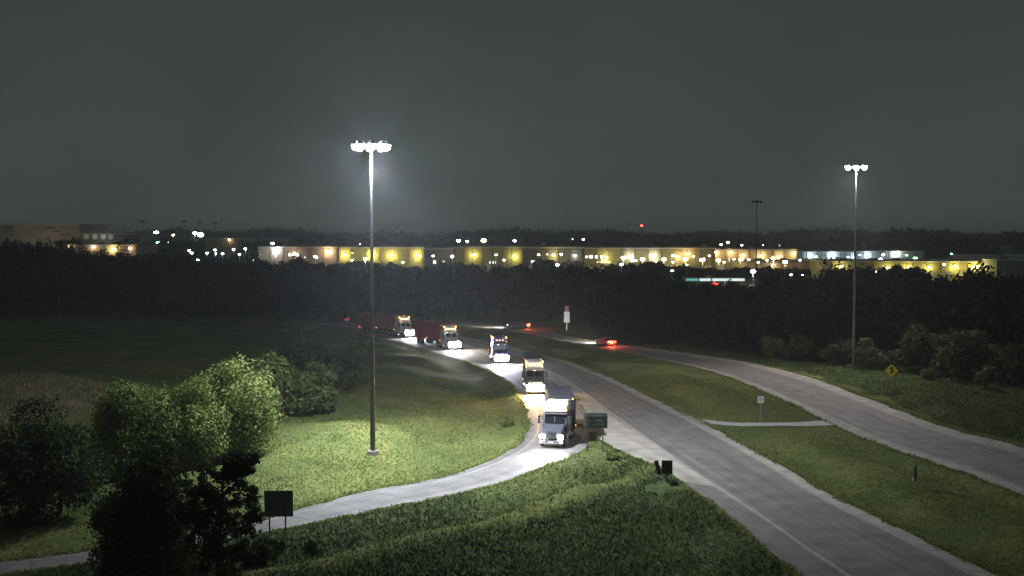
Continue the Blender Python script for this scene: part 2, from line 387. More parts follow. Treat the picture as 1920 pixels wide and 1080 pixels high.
def road_mat(name, c0, c1, tracks=((.28, .06), (.72, .06)), tint=.75, joints=False):
    m = bpy.data.materials.new(name); n, l = nodes(m); b = n['Principled BSDF']; b.inputs['Roughness'].default_value = .8
    tc = n.new('ShaderNodeTexCoord'); uv = n.new('ShaderNodeSeparateXYZ'); l.new(tc.outputs['UV'], uv.inputs[0])
    no = n.new('ShaderNodeTexNoise'); no.inputs['Scale'].default_value = .5; no.inputs['Detail'].default_value = 8; l.new(tc.outputs['Object'], no.inputs['Vector'])
    mp = n.new('ShaderNodeMapping'); mp.inputs['Scale'].default_value = (11, .03, 1); l.new(tc.outputs['UV'], mp.inputs[0])
    n2 = n.new('ShaderNodeTexNoise'); n2.inputs['Scale'].default_value = 1; n2.inputs['Detail'].default_value = 5; l.new(mp.outputs[0], n2.inputs['Vector'])
    ad = n.new('ShaderNodeMath'); ad.operation = 'MULTIPLY_ADD'; ad.inputs[1].default_value = .5; l.new(no.outputs['Fac'], ad.inputs[0])
    h = n.new('ShaderNodeMath'); h.operation = 'MULTIPLY'; h.inputs[1].default_value = .5; l.new(n2.outputs['Fac'], h.inputs[0]); l.new(h.outputs[0], ad.inputs[2])
    r = n.new('ShaderNodeValToRGB'); r.color_ramp.elements[0].position = .38; r.color_ramp.elements[1].position = .63
    r.color_ramp.elements[0].color = (*[c*.85 for c in c0], 1); r.color_ramp.elements[1].color = (*c1, 1); l.new(ad.outputs[0], r.inputs[0])
    cr = n.new('ShaderNodeTexNoise'); cr.inputs['Scale'].default_value = 9; cr.inputs['Detail'].default_value = 3; l.new(tc.outputs['Object'], cr.inputs['Vector'])
    mr = n.new('ShaderNodeMapRange'); mr.inputs[1].default_value = .3; mr.inputs[2].default_value = .7; mr.inputs[3].default_value = .72; mr.inputs[4].default_value = 1.18; l.new(cr.outputs['Fac'], mr.inputs[0])
    mx = n.new('ShaderNodeMix'); mx.data_type = 'RGBA'; mx.blend_type = 'MULTIPLY'; mx.inputs[0].default_value = 1
    l.new(r.outputs[0], mx.inputs[6]); l.new(mr.outputs[0], mx.inputs[7]); out = mx.outputs[2]
    if joints:
        fr = n.new('ShaderNodeMath'); fr.operation = 'PINGPONG'; fr.inputs[1].default_value = 2.3; l.new(uv.outputs['Y'], fr.inputs[0])
        lt = n.new('ShaderNodeMath'); lt.operation = 'LESS_THAN'; lt.inputs[1].default_value = .06; l.new(fr.outputs[0], lt.inputs[0])
        m2 = n.new('ShaderNodeMix'); m2.data_type = 'RGBA'; l.new(lt.outputs[0], m2.inputs[0]); l.new(out, m2.inputs[6]); m2.inputs[7].default_value = (*[c*.5 for c in c0], 1); out = m2.outputs[2]
    l.new(out, b.inputs['Base Color'])
    bp = n.new('ShaderNodeBump'); bp.inputs['Strength'].default_value = .25; l.new(cr.outputs['Fac'], bp.inputs['Height']); l.new(bp.outputs[0], b.inputs['Normal'])
    return m
M_['shoulder'] = road_mat('shoulder_concrete', (.24, .22, .19), (.38, .345, .295), joints=True)
M_['lanes'] = road_mat('lane_asphalt', (.105, .096, .088), (.19, .173, .155))
M_['lanes2'] = road_mat('lane_asphalt_worn', (.12, .112, .102), (.21, .194, .176))
M_['rampm'] = road_mat('ramp_pavement', (.10, .094, .088), (.185, .173, .16), joints=True)

def along(L, Rr, t): return L*(1-t)+Rr*t
strip('highway_shoulder', C1L, C1R, .004, M_['shoulder'])
strip('far_highway_shoulder', C2L, C2R, .004, M_['shoulder'])
# asphalt lanes of the near carriageway between its two edge stripes
ln_l = gp([(1900, 1300), (1590, 1080), (1504, 1022), (1456, 987), (1400, 948), (1344, 911), (1282, 871), (1149, 776), (1088, 730), (1045, 702), (985, 676), (900, 653), (815, 634), (700, 617), (552, 602.3)])
ln_r = gp([(2215, 1300), (1828, 1080), (1532, 929), (1452, 880), (1366, 831), (1290, 789), (1234, 762), (1150, 718), (1098, 696), (1038, 674), (950, 652), (861, 631.5), (734, 614), (580, 600.2)])
LL, LR = catmull(ln_l, 160), catmull(ln_r, 160)
strip('highway_lanes', LL, LR, .010, M_['lanes'])
l2a, l2b = along(C2L, C2R, .14), along(C2L, C2R, .80)
strip('far_highway_lanes', l2a, l2b, .010, M_['lanes2'])
# dark asphalt shoulder piece left of the joint, near the camera
dk = catmull(gp([(1720, 1300), (1494, 1080), (1367, 973), (1300, 920), (1262, 899)]), 60)
dk2 = catmull(gp([(1895, 1300), (1586, 1080), (1500, 1022), (1452, 987), (1340, 912)]), 60)
strip('asphalt_shoulder', dk, dk2, .008, M_['lanes'])
strip('exit_ramp', RI, RO, .018, M_['rampm'])
# concrete crossover path in the median
V = [(x, y, .03) for x, y in path_poly]
me = bpy.data.meshes.new('median_path'); me.from_pydata(V, [], [tuple(range(len(V)))]); me.materials.append(M_['path_concrete'])
zz = [gz(x, y) for x, y in path_poly]
nL = catmull(gp([(1303, 786), (1380, 792.5), (1450, 794), (1548, 789)]), 60); nR = catmull(gp([(1318, 794.5), (1380, 799), (1450, 800.5), (1572, 798)]), 60)
po = strip('median_path', nL, nR, 0, M_['path_concrete'], na=5)
co = np.zeros(len(po.data.vertices)*3, np.float32); po.data.vertices.foreach_get('co', co); co = co.reshape(-1, 3)
co[:, 2] = np.maximum(bil(ZG, co[:, 0], co[:, 1])+.07, .022); po.data.vertices.foreach_set('co', co.ravel()); po.data.update()

# painted stripes
def line(L, Rr, t, w=.14, name='edge_stripe', z=.026, i0=0, i1=None, parent=None):
    c = along(L, Rr, t)[i0:i1]; wd = np.hypot(*(Rr-L)[i0:i1].T)[:, None]; dv = (Rr-L)[i0:i1]/wd
    return strip(name, c-dv*w/2, c+dv*w/2, z, M_['road_paint'], na=2)
line(LL, LR, .012, .16, 'edge_stripe', .014); line(LL, LR, .985, .16, 'edge_stripe', .014)
line(l2a, l2b, .015, .16, 'edge_stripe', .014); line(l2a, l2b, .985, .16, 'edge_stripe', .014)
line(RI, RO, .17, .13, 'edge_stripe', .023); line(RI, RO, .86, .15, 'edge_stripe', .023, 0, 92)
g1_ = catmull(gp([(1098, 838), (1180, 868), (1235, 893), (1290, 906), (1344, 911)]), 40)
strip('edge_stripe', g1_-np.array([0, .1]), g1_+np.array([0, .1]), .015, M_['road_paint'], na=2)
# ------------------------------------------------------------------ grass geometry
GS = hit(1246, 905)
def blades(name, P, z, h, w, lean, m):
    k = len(P); a = RNG.random(k)*2*PI; dx, dy = np.cos(a)*w, np.sin(a)*w
    lx, ly = (RNG.random(k)-.5)*h*lean, (RNG.random(k)-.5)*h*lean; V = np.zeros((k, 4, 3))
    V[:, 0] = np.c_[P[:, 0]-dx, P[:, 1]-dy, z-.03]; V[:, 1] = np.c_[P[:, 0]+dx, P[:, 1]+dy, z-.03]
    V[:, 2] = np.c_[P[:, 0]+dx*.6+lx, P[:, 1]+dy*.6+ly, z+h*.8]; V[:, 3] = np.c_[P[:, 0]-dx*.5+lx, P[:, 1]-dy*.5+ly, z+h]
    return np_mesh(name, V.reshape(-1, 3), np.arange(k*4).reshape(-1, 4), M_[m])
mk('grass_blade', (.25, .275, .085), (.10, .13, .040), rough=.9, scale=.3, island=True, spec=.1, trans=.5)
mk('shade_tint_weed', (.125, .15, .055), (.034, .046, .018), rough=.9, scale=.5, island=True, spec=.1, trans=.4)  # weed colour darkened to paint shade on near slope and far verge
mk('dry_blade', (.40, .34, .20), (.16, .15, .08), rough=.9, scale=.3, island=True, spec=.1, trans=.4)
def grass():
    N = 520000
    y = 40+RNG.random(N)**1.2*135; x = (RNG.random(N)*2-1)*(y*.465+3); P = np.c_[x, y]
    d = bil(ROADD, x, y); pp = np.vstack([nL, nR[::-1]]); on = inpoly(P, pp); ok = (d > .25) & ~on
    P = P[ok]; k = len(P); dryf = ((P[:, 0]+66)/19)**2+((P[:, 1]-140)/22)**2+vnoise(P, 6, 41)*1.2 < 1.2
    rz_ = shade_tint_zone(P) > RNG.random(k)*.9+.05; z = bil(ZG, P[:, 0], P[:, 1]); rg = np.clip(vnoise(P, 7, 21)+.5, 0, 1)*(.7+.6*np.clip(vnoise(P, 1.7, 22)+.5, 0, 1))
    m = ~dryf & ~rz_ & (P[:, 1] < 165); q = m.sum()
    # grass creeping over the pavement edges
    ed = []
    for L in (RI[:95], RO[:78], C1L[:60], C1R[:110], C2L[:110], C2R[:110]):
        t = RNG.random(7000)*(len(L)-1); i = t.astype(int); f = (t-i)[:, None]; ed.append(L[i]*(1-f)+L[i+1]*f+RNG.normal(size=(7000, 2))*.16)
    E = np.vstack(ed); ze = np.maximum(bil(ZG, E[:, 0], E[:, 1]), .02); inside = inpoly(E, ramp_poly) | inpoly(E, c1_poly) | inpoly(E, c2_poly)
    keep = ~inside | (vnoise(E, 2.5, 61) > .05); E, ze = E[keep], ze[keep]
    G = np.vstack([P[m], E]); zz_ = np.r_[z[m], ze]; hh = np.r_[(.04+.07*RNG.random(q))*(.5+1.1*rg[m]), .05+.13*RNG.random(len(E))]
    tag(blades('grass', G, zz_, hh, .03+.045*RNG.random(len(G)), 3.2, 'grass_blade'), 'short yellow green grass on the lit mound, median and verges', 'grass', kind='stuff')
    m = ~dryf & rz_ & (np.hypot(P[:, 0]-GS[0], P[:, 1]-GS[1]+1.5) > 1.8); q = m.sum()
    tag(blades('shade_tinted_grass', P[m], z[m], (.07+.20*RNG.random(q))*(.35+1.15*rg[m]), .03+.05*RNG.random(q), 1.6, 'shade_tint_weed'), 'uneven rough grass with shade painted into its colour, near slope and far verge', 'grass', kind='stuff')
    m = dryf; q = m.sum()
    tag(blades('dry_grass', P[m], z[m], .2+.35*RNG.random(q), .04+.05*RNG.random(q), 1.2, 'dry_blade'), 'dry tan grass at the left edge beyond the bushes', 'grass', kind='stuff')
grass()

# ------------------------------------------------------------------ trees
def leaves(rng, blobs, n, size, flatz=.8):
    B = np.array(blobs); vol = B[:, 3]*B[:, 4]*B[:, 5]; pr = vol**(2/3); pr /= pr.sum()
    k = rng.choice(len(B), n, p=pr); u = rng.normal(size=(n, 3)); u /= np.linalg.norm(u, axis=1)[:, None]
    r = 1-.45*rng.random(n)**1.6; r *= 1+.17*rng.normal(size=n)
    c = B[k, :3]+u*r[:, None]*B[k, 3:6]
    nrm = u+rng.normal(size=(n, 3))*.55; nrm /= np.linalg.norm(nrm, axis=1)[:, None]
    t = np.cross(nrm, rng.normal(size=(n, 3))); t /= np.linalg.norm(t, axis=1)[:, None]; bt = np.cross(nrm, t)
    s = size*(.55+.9*rng.random(n))[:, None]
    V = np.stack([c-t*s, c-bt*s*.55+nrm*s*.12, c+t*s, c+bt*s*.55+nrm*s*.12], 1)
    return V
def blobset(rng, rx, ry, h0, h1, nb, cone=0.0):
    out = []; hc, hr = (h0+h1)/2, (h1-h0)/2
    for i in range(nb):
        u = rng.normal(size=3); u /= np.linalg.norm(u); q = rng.random()**.35*.86
        z = hc+u[2]*q*hr; tz = (z-h0)/(h1-h0); k = 1-cone*tz
        b = (.17+.34*rng.random()**1.3)*min(rx, hr)*(1-.3*cone*tz)
        out.append((u[0]*q*rx*k, u[1]*q*ry*k, z, b*1.1, b*1.1, b*(.8+.2*rng.random())))
    out.append((0, 0, hc, rx*.45, ry*.45, hr*.6))
    return out
def tree(name, x, y, rx, h, label, cat='tree', m='leaf_mid', n=7000, size=.2, h0=.1, nb=20, seed=0, cone=.15, trunks=1, group=None, tr=.16, z=None, ry=None):
    rng = np.random.default_rng(seed); z = gz(x, y) if z is None else z
    if cat == 'tree': h -= z
    r = empty(name, (x, y, z-.05), rng.random()*6, label, cat, group)
    bl = blobset(rng, rx, ry or rx*.9, h*h0, h, nb, cone)
    V = leaves(rng, bl, n, size); V[:, :, 2] = np.maximum(V[:, :, 2], .05)
    np_mesh('crown', V.reshape(-1, 3), np.arange(n*4).reshape(-1, 4), M_[m], r)
    mb = MB()
    for t in range(trunks):
        a = rng.random()*6.28; ox, oy = (0, 0) if trunks == 1 else (math.cos(a)*rx*.25, math.sin(a)*rx*.25)
        pts = [(ox, oy, 0), (ox*1.2+.1, oy*1.2, h*.25), (ox*1.5, oy*1.5+.1, h*.5), (ox*1.7, oy*1.6, h*.82)]
        mb.tube(pts, [tr, tr*.8, tr*.55, tr*.2])
    for bb in bl[:12]:
        zz = max(.2, bb[2]*.45); mb.tube([(0, 0, zz), (bb[0]*.5, bb[1]*.5, (zz+bb[2])/2+.1), bb[:3]], [tr*.4, tr*.28, tr*.1], 5)
    mb.build('trunk', M_['bark'], r)
    return r
def X(px, d): return (px-960)*d/FPX
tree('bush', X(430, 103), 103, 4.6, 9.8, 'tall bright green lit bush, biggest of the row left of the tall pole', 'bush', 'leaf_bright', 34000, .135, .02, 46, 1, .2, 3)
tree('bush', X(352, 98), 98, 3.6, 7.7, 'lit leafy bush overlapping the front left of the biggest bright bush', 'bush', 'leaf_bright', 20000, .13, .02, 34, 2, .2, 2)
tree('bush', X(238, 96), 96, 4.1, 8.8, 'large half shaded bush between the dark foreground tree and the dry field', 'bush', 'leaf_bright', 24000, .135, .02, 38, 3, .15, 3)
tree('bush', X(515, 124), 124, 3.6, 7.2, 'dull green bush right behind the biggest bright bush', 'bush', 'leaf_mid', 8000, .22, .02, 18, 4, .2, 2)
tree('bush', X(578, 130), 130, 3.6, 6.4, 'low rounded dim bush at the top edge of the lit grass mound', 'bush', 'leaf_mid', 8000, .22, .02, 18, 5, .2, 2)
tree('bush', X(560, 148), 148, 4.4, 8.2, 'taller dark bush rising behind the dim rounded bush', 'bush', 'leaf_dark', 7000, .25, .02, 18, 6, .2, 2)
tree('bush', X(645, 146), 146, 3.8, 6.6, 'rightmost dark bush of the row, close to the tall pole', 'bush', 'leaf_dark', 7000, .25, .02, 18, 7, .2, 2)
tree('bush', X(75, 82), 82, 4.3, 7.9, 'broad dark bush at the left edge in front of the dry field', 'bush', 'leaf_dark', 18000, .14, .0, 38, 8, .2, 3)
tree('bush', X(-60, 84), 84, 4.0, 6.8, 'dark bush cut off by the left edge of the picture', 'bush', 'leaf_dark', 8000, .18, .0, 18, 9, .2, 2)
tree('dark_tree', X(285, 60), 60, 3.6, 10.2, 'black leafy foreground tree, widest tree at the lower left', 'tree', 'leaf_dark', 19000, .115, .0, 85, 10, .55, 1)
tree('dark_tree', X(215, 64), 64, 2.1, 5.8, 'small black tree hidden at the left foot of the widest foreground tree', 'tree', 'leaf_dark', 7000, .13, .0, 20, 12, .3, 1)
# open branched oak in front
def oak():
    rng = np.random.default_rng(5); x, y = X(404, 57), 57; z = gz(x, y)
    r = empty('oak_tree', (x, y, z-.05), 0, 'slim dark tree with open branches and bare trunk beside the left sign back', 'tree')
    mb = MB(); H = 9.6-z; mb.tube([(0, 0, 0), (.03, 0, H*.3), (-.05, 0, H*.55), (.2, 0, H*.8), (.3, 0, H*.96)], [.17, .14, .11, .07, .03])
    bl = []
    for i in range(34):
        t = .50+.47*i/33; a = rng.random()*6.28; prof_ = 1-((t-.55)/.62)**2; ln = (1.9*prof_)*(.45+.65*rng.random())
        dx = math.cos(a)*ln+.35*prof_; dy = math.sin(a)*ln*.8
        p0 = Vector((.2*(t-.3), 0, H*t*.94)); p1 = p0+Vector((dx*.5, dy*.5, .35)); p2 = p0+Vector((dx, dy, .35+.5*rng.random()))
        mb.tube([p0, p1, p2], [.06, .04, .018], 5)
        for j in range(5):
            e = p2+Vector((rng.normal()*.35, rng.normal()*.35, rng.normal()*.25)); mb.tube([p1, e], [.03, .01], 4)
            q = .20+.22*rng.random(); bl.append((e.x, e.y, e.z, q, q, q*.75))
    mb.build('trunk', M_['bark'], r)
    V = leaves(rng, bl, 15000, .095); np_mesh('crown', V.reshape(-1, 3), np.arange(15000*4).reshape(-1, 4), M_['leaf_dark'], r)
oak()
# low plants
for i, (px, py, rx, h, m, lab) in enumerate([(585, 1030, .9, .75, 'leaf_bright', 'small light green weed clump right of the left sign on the near slope'),
        (955, 800, 1.1, 1.0, 'leaf_mid', 'small scrubby bush on the inside of the ramp bend near the trucks'),
        (1262, 910, .7, .35, 'leaf_dark', 'dark low weeds beside the leaning sign at the gore tip'),
        (1150, 862, 1.3, .5, 'leaf_mid', 'grassy weed hump at the foot of the two post sign')]):
    p = hit(px, py); tree('weed_clump', p.x, p.y, rx, h, lab, 'plant', m, 900, .12, 0, 7, 40+i, 0, 1, tr=.03)
# shrubs on the right verge
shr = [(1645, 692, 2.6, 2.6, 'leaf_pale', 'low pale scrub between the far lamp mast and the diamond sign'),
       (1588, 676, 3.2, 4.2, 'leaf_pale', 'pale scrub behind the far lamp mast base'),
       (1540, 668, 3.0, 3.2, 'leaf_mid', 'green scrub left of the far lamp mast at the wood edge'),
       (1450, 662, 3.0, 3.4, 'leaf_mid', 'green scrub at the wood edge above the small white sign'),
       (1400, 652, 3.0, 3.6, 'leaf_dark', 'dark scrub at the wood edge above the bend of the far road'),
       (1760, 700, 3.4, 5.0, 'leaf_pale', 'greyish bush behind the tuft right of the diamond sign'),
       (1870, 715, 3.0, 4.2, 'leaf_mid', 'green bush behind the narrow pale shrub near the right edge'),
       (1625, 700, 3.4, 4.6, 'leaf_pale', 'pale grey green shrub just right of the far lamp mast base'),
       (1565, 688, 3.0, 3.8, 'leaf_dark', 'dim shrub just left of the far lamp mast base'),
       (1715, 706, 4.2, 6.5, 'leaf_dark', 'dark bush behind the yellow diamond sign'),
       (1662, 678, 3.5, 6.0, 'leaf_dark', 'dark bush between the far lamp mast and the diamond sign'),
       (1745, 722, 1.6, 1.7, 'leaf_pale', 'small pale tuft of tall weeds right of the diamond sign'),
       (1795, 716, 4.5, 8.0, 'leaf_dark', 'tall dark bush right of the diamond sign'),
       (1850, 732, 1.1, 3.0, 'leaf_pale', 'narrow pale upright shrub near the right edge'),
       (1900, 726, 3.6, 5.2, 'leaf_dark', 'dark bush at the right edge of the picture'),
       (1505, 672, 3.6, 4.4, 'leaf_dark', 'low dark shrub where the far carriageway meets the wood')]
for i, (px, py, rx, h, m, lab) in enumerate(shr):
    x, y = flat(px, py); tree('shrub', x, y, rx, h, lab, 'shrub', m, 5000, .25, 0, 16, 60+i, .25, 2)

def wood(name, spots, cards, size, m, label):
    rng = np.random.default_rng(77); temps = []
    for t in range(6):
        bl = blobset(rng, 1, 1, .12, 1, 12, .3); temps.append(leaves(rng, bl, cards, 1.0))
    Vs = []; Ts = []; TF = []
    for (x, y, rx, h) in spots:
        V = temps[rng.integers(6)]
        c = V.mean(1, keepdims=True); dv = (V-c)*size
        a = rng.random()*6.28; ca, sa = math.cos(a), math.sin(a); c2 = c.copy()
        c2[..., 0] = (c[..., 0]*ca-c[..., 1]*sa)*rx; c2[..., 1] = (c[..., 0]*sa+c[..., 1]*ca)*rx; c2[..., 2] = c[..., 2]*h
        W = c2+dv; W[..., 0] += x; W[..., 1] += y; Vs.append(W)
        tw = .02*h; Ts.append(np.array([[[x-tw, y, 0], [x+tw, y, 0], [x+tw*.4, y, h*.7], [x-tw*.4, y, h*.7]], [[x, y-tw, 0], [x, y+tw, 0], [x, y+tw*.4, h*.7], [x, y-tw*.4, h*.7]]]))
    V = np.concatenate(Vs); T = np.concatenate(Ts); A = np.concatenate([V, T])
    mi = np.r_[np.zeros(len(V), int), np.ones(len(T), int)]
    o = np_mesh(name, A.reshape(-1, 3), np.arange(len(A)*4).reshape(-1, 4), None, mats=[M_[m], M_['bark']], midx=mi)
    return tag(o, label, 'woodland', kind='stuff')
# silhouettes of the dark wood: picture x, top y, picture y of the near foot
topc = np.array([(-100, 452), (60, 452), (120, 460), (200, 472), (300, 476), (380, 480), (480, 490), (560, 494), (640, 494), (700, 496), (800, 503), (900, 497), (1000, 500), (1100, 500), (1170, 508), (1230, 515), (1290, 534), (1400, 536), (1430, 512), (1500, 516), (1560, 500), (1640, 495), (1720, 506), (1800, 514), (1860, 512), (1900, 520), (2020, 510)], float)
foot = np.array([(-100, 598), (300, 600), (600, 606), (760, 604), (900, 600), (1060, 604), (1200, 640), (1400, 662), (1520, 672), (1600, 686), (1700, 702), (1800, 712), (1920, 716), (2020, 720)], float)
sp = []
rng = np.random.default_rng(3)
px = -90
while px < 2000:
    fy_ = np.interp(px, foot[:, 0], foot[:, 1]); ty = np.interp(px, topc[:, 0], topc[:, 1])
    d0 = flat(960, fy_)[1]
    for row in range(7):
        d = d0+4+row*11+rng.random()*7; top = pix(960, ty+rng.normal()*6+5*math.sin(px*.05)+ (6 if row < 2 else 0)+ (18*(rng.random()) if row < 3 else 0), d).z
        h = max(3.5, top); h = min(h, 17+rng.random()*3) if px > 250 else h
        if row == 0: h *= .45+.35*rng.random()
        sp.append((X(px+rng.normal()*10, d), d, 3.6+rng.random()*2.2, h))
    px += 30
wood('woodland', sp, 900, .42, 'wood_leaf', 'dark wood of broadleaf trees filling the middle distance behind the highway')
# tree belts between and behind the warehouses, up to the skyline
sp = []
for i in range(620):
    d = 1350+rng.random()*900; px = -150+rng.random()*2220
    t = pix(px, 432+3*math.sin(px*.011)+3*math.sin(px*.031+1)+rng.normal()*1.3+(d < 1700)*rng.random()*8, d).z
    sp.append((X(px, d), d, 22+rng.random()*14, max(8, t)))
for i in range(150):
    d = 820+rng.random()*350; px = -100+rng.random()*2100; sp.append((X(px, d), d, 12+rng.random()*8, pix(px, 447+rng.random()*6, d).z))
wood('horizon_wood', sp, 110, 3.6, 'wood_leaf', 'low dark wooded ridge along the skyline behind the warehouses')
sp = []
for (a, b_, yy, d, hh) in [(1500, 1760, 497, 560, 1), (1570, 1720, 503, 470, 1), (440, 640, 494, 470, 1), (830, 900, 492, 600, 1), (1390, 1480, 500, 560, 1), (1150, 1500, 505, 520, 1), (0, 130, 457, 700, 1), (120, 480, 477, 620, 1), (1680, 1920, 476, 1000, 1), (940, 1100, 500, 520, 1), (1150, 1290, 497, 545, 1), (700, 790, 497, 500, 1), (640, 690, 489, 560, 1), (1010, 1040, 486, 560, 1), (1215, 1240, 490, 548, 1), (545, 565, 485, 560, 1)]:
    q = a
    while q < b_:
        dd = d+rng.random()*25; sp.append((X(q, dd), dd, 5+rng.random()*3, max(3.5, pix(q, yy+rng.normal()*2.5, dd).z))); q += 12+rng.random()*8
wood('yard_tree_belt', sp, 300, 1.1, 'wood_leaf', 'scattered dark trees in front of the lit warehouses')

# ------------------------------------------------------------------ high mast lights
def mast(px, pbase, ptop, power, col, em, label, d=None, lit=True, name='high_mast_light', nl=8, aim=(0, 0, -1)):
    if d is None: b_ = hit(px, pbase)
    else: b_ = Vector((X(px, d), d, 0))
    top = pix(px, ptop, b_.y).z; H = top-b_.z
    r = empty(name, b_, 0, label, 'lamp mast')
    MB().cyl((0, 0, -.2), (0, 0, H*.5), .23, .17, 16).cyl((0, 0, H*.5-.3), (0, 0, H), .16, .10, 16).build('mast_pole', M_['pole_steel' if lit else 'dark_steel'], r)
    MB().cyl((0, 0, -.1), (0, 0, .25), .55, .5, 16).build('base_flange', M_['concrete'], r)
    mb = MB(); ro = 1.15
    for i in range(16):
        a, a2 = i*PI/8, (i+1)*PI/8; mb.cyl((math.cos(a)*ro, math.sin(a)*ro, H-.1), (math.cos(a2)*ro, math.sin(a2)*ro, H-.1), .05, n=6)
    for i in range(4):
        a = i*PI/2+.3; mb.cyl((0, 0, H-.1), (math.cos(a)*ro, math.sin(a)*ro, H-.1), .04, n=6)
    mb.build('lowering_ring', M_['galvanised' if lit else 'dark_steel'], r)
    MB().cyl((0, 0, H-.05), (0, 0, H+.45), .22, .10, 12).build('head_cap', M_['galvanised' if lit else 'dark_steel'], r)
    for i in range(nl):
        a = i*2*PI/nl+.2; cx, cy = math.cos(a)*(ro+.2), math.sin(a)*(ro+.2)
        h = MB().cyl((cx, cy, H-.02), (cx, cy, H+.34), .38 if lit else .5, .16, 12).build('luminaire', M_['galvanised' if lit else 'dark_steel'], r)
        MB().cyl((cx, cy, H-.20), (cx, cy, H-.021), .24, .37, 12).sph((cx, cy, H-.22), .30, (1, 1, .8)).build('lens', E_[em] if lit else M_['glass_dark'], h)
    if lit:
        lamp('lamp_light', 'POINT', (0, 0, H-.75), power*.42, col, r, radius=.55)
        lamp('flood_light', 'SPOT', (0, 0, H-1.0), power*1.2, col, r, radius=.5, aim=aim, size=R(118), blend=1.0)
    return r, b_, H
mast(699, 850, 272, 105000, (.84, .90, 1), 'mast', 'very tall grey lamp mast with blazing white lights standing on the lit grass mound', aim=(.27, .02, -1))
mast(1603, 697, 312, 27000, (1, .93, .93), 'mast2', 'second tall lit lamp mast, standing by the pale shrubs on the right', d=flat(1603, 697)[1], nl=6, aim=(-.45, -.55, -1))
mast(1418, 500, 378, 0, (1, 1, 1), 'mast', 'tall unlit black lamp mast silhouetted against the sky on the right', d=355, lit=False, name='unlit_high_mast', nl=6)

# ------------------------------------------------------------------ signs
def post(mb, x, y, z0, z1, w=.1): mb.box((x, y, (z0+z1)/2), (w, w*.7, z1-z0))
def sign_back(xl, xr, yt, yb, ypost, posts, label, rz=0, m='sign_back', face='sign_green'):
    b_ = hit((xl+xr)/2, ypost); s = b_.y/FPX; W = (xr-xl)*s
    zt, zb = pix(960, yt, b_.y).z-b_.z, pix(960, yb, b_.y).z-b_.z
    r = empty('road_sign', b_, rz, label, 'road sign')
    pl = MB().box((0, .03, (zt+zb)/2), (W, .03, zt-zb), .01).build('sign_panel', M_[m], r)
    MB().box((0, .05, (zt+zb)/2), (W*.98, .006, (zt-zb)*.97)).build('sign_face', M_[face], pl)
    for k in (.22, .5, .78):
        z = zb+(zt-zb)*k; MB().box((0, -.012, z), (W*.96, .05, .06)).build('stiffener', M_['sign_edge'], pl)
    for p_ in posts:
        x = (p_-(xl+xr)/2)*s; mb = MB(); post(mb, x, -.09, -.4, zt-.05, .10); mb.build('post', M_['wood_post' if m == 'sign_back' else 'galvanised'], r)
    return r
sign_back(496, 550, 920, 969, 1003, (506, 536), 'large grey back of a two post sign in front of the ramp, lower left', .05)
sign_back(1095, 1139, 774, 803, 849, (1102, 1130), 'grey back of a two post road sign beside the lead truck', 0)
# gore sign with leaning panel
b_ = hit(1246, 905); s = b_.y/FPX
r = empty('gore_sign', b_, R(-8), 'dark square sign back on one post at the gore tip, second panel leaning left', 'road sign')
zt, zb = pix(960, 863, b_.y).z-b_.z, pix(960, 889, b_.y).z-b_.z
pl = MB().box((.2, 0, (zt+zb)/2), (.86, .03, zt-zb), .01).build('sign_panel', M_['black_vinyl'], r)
MB().box((.2, .021, (zt+zb)/2), (.8, .006, zt-zb-.06)).build('sign_face', M_['sign_yellow'], pl)
mb = MB(); post(mb, .2, -.07, -.3, zt-.1, .09); mb.build('post', M_['dark_steel'], r)
Mx = Matrix.Translation((-.54, .02, (zt+zb)/2-.05)) @ Matrix.Rotation(R(-15), 4, 'Y')
MB().box((0, 0, 0), (.34, .03, 1.15), .01, M=Mx).build('leaning_panel', M_['black_vinyl'], r, 'narrow black panel tilted to the left')
MB().box((-.25, 0, .30), (.05, .05, .75), M=Matrix.Rotation(R(12), 4, 'Y')).build('brace', M_['galvanised'], r)
MB().box((-.33, -.02, .10), (.34, .05, .16), .02, M=Matrix.Rotation(R(-18), 4, 'Y')).build('white_plate', M_['cloth_white'], r, 'small white plate low on the post')
# small white rectangular sign
b_ = hit(1426, 790); s = b_.y/FPX; r = empty('small_sign', b_, 0, 'small white rectangular sign on a thin post beside the median path', 'road sign')
zt, zb = pix(960, 743, b_.y).z-b_.z, pix(960, 755.5, b_.y).z-b_.z
pl = MB().box((0, 0, (zt+zb)/2), (.66, .02, zt-zb), .005).build('sign_panel', M_['sign_white'], r)
mb = MB()
for i, w in enumerate((.36, .42, .30)): mb.box((0, -.013, zt-.17-i*.14), (w, .006, .045))
mb.build('sign_print', M_['sign_back'], pl)
mb = MB(); post(mb, 0, .05, -.3, zt-.05, .06); mb.build('post', M_['galvanised'], r)
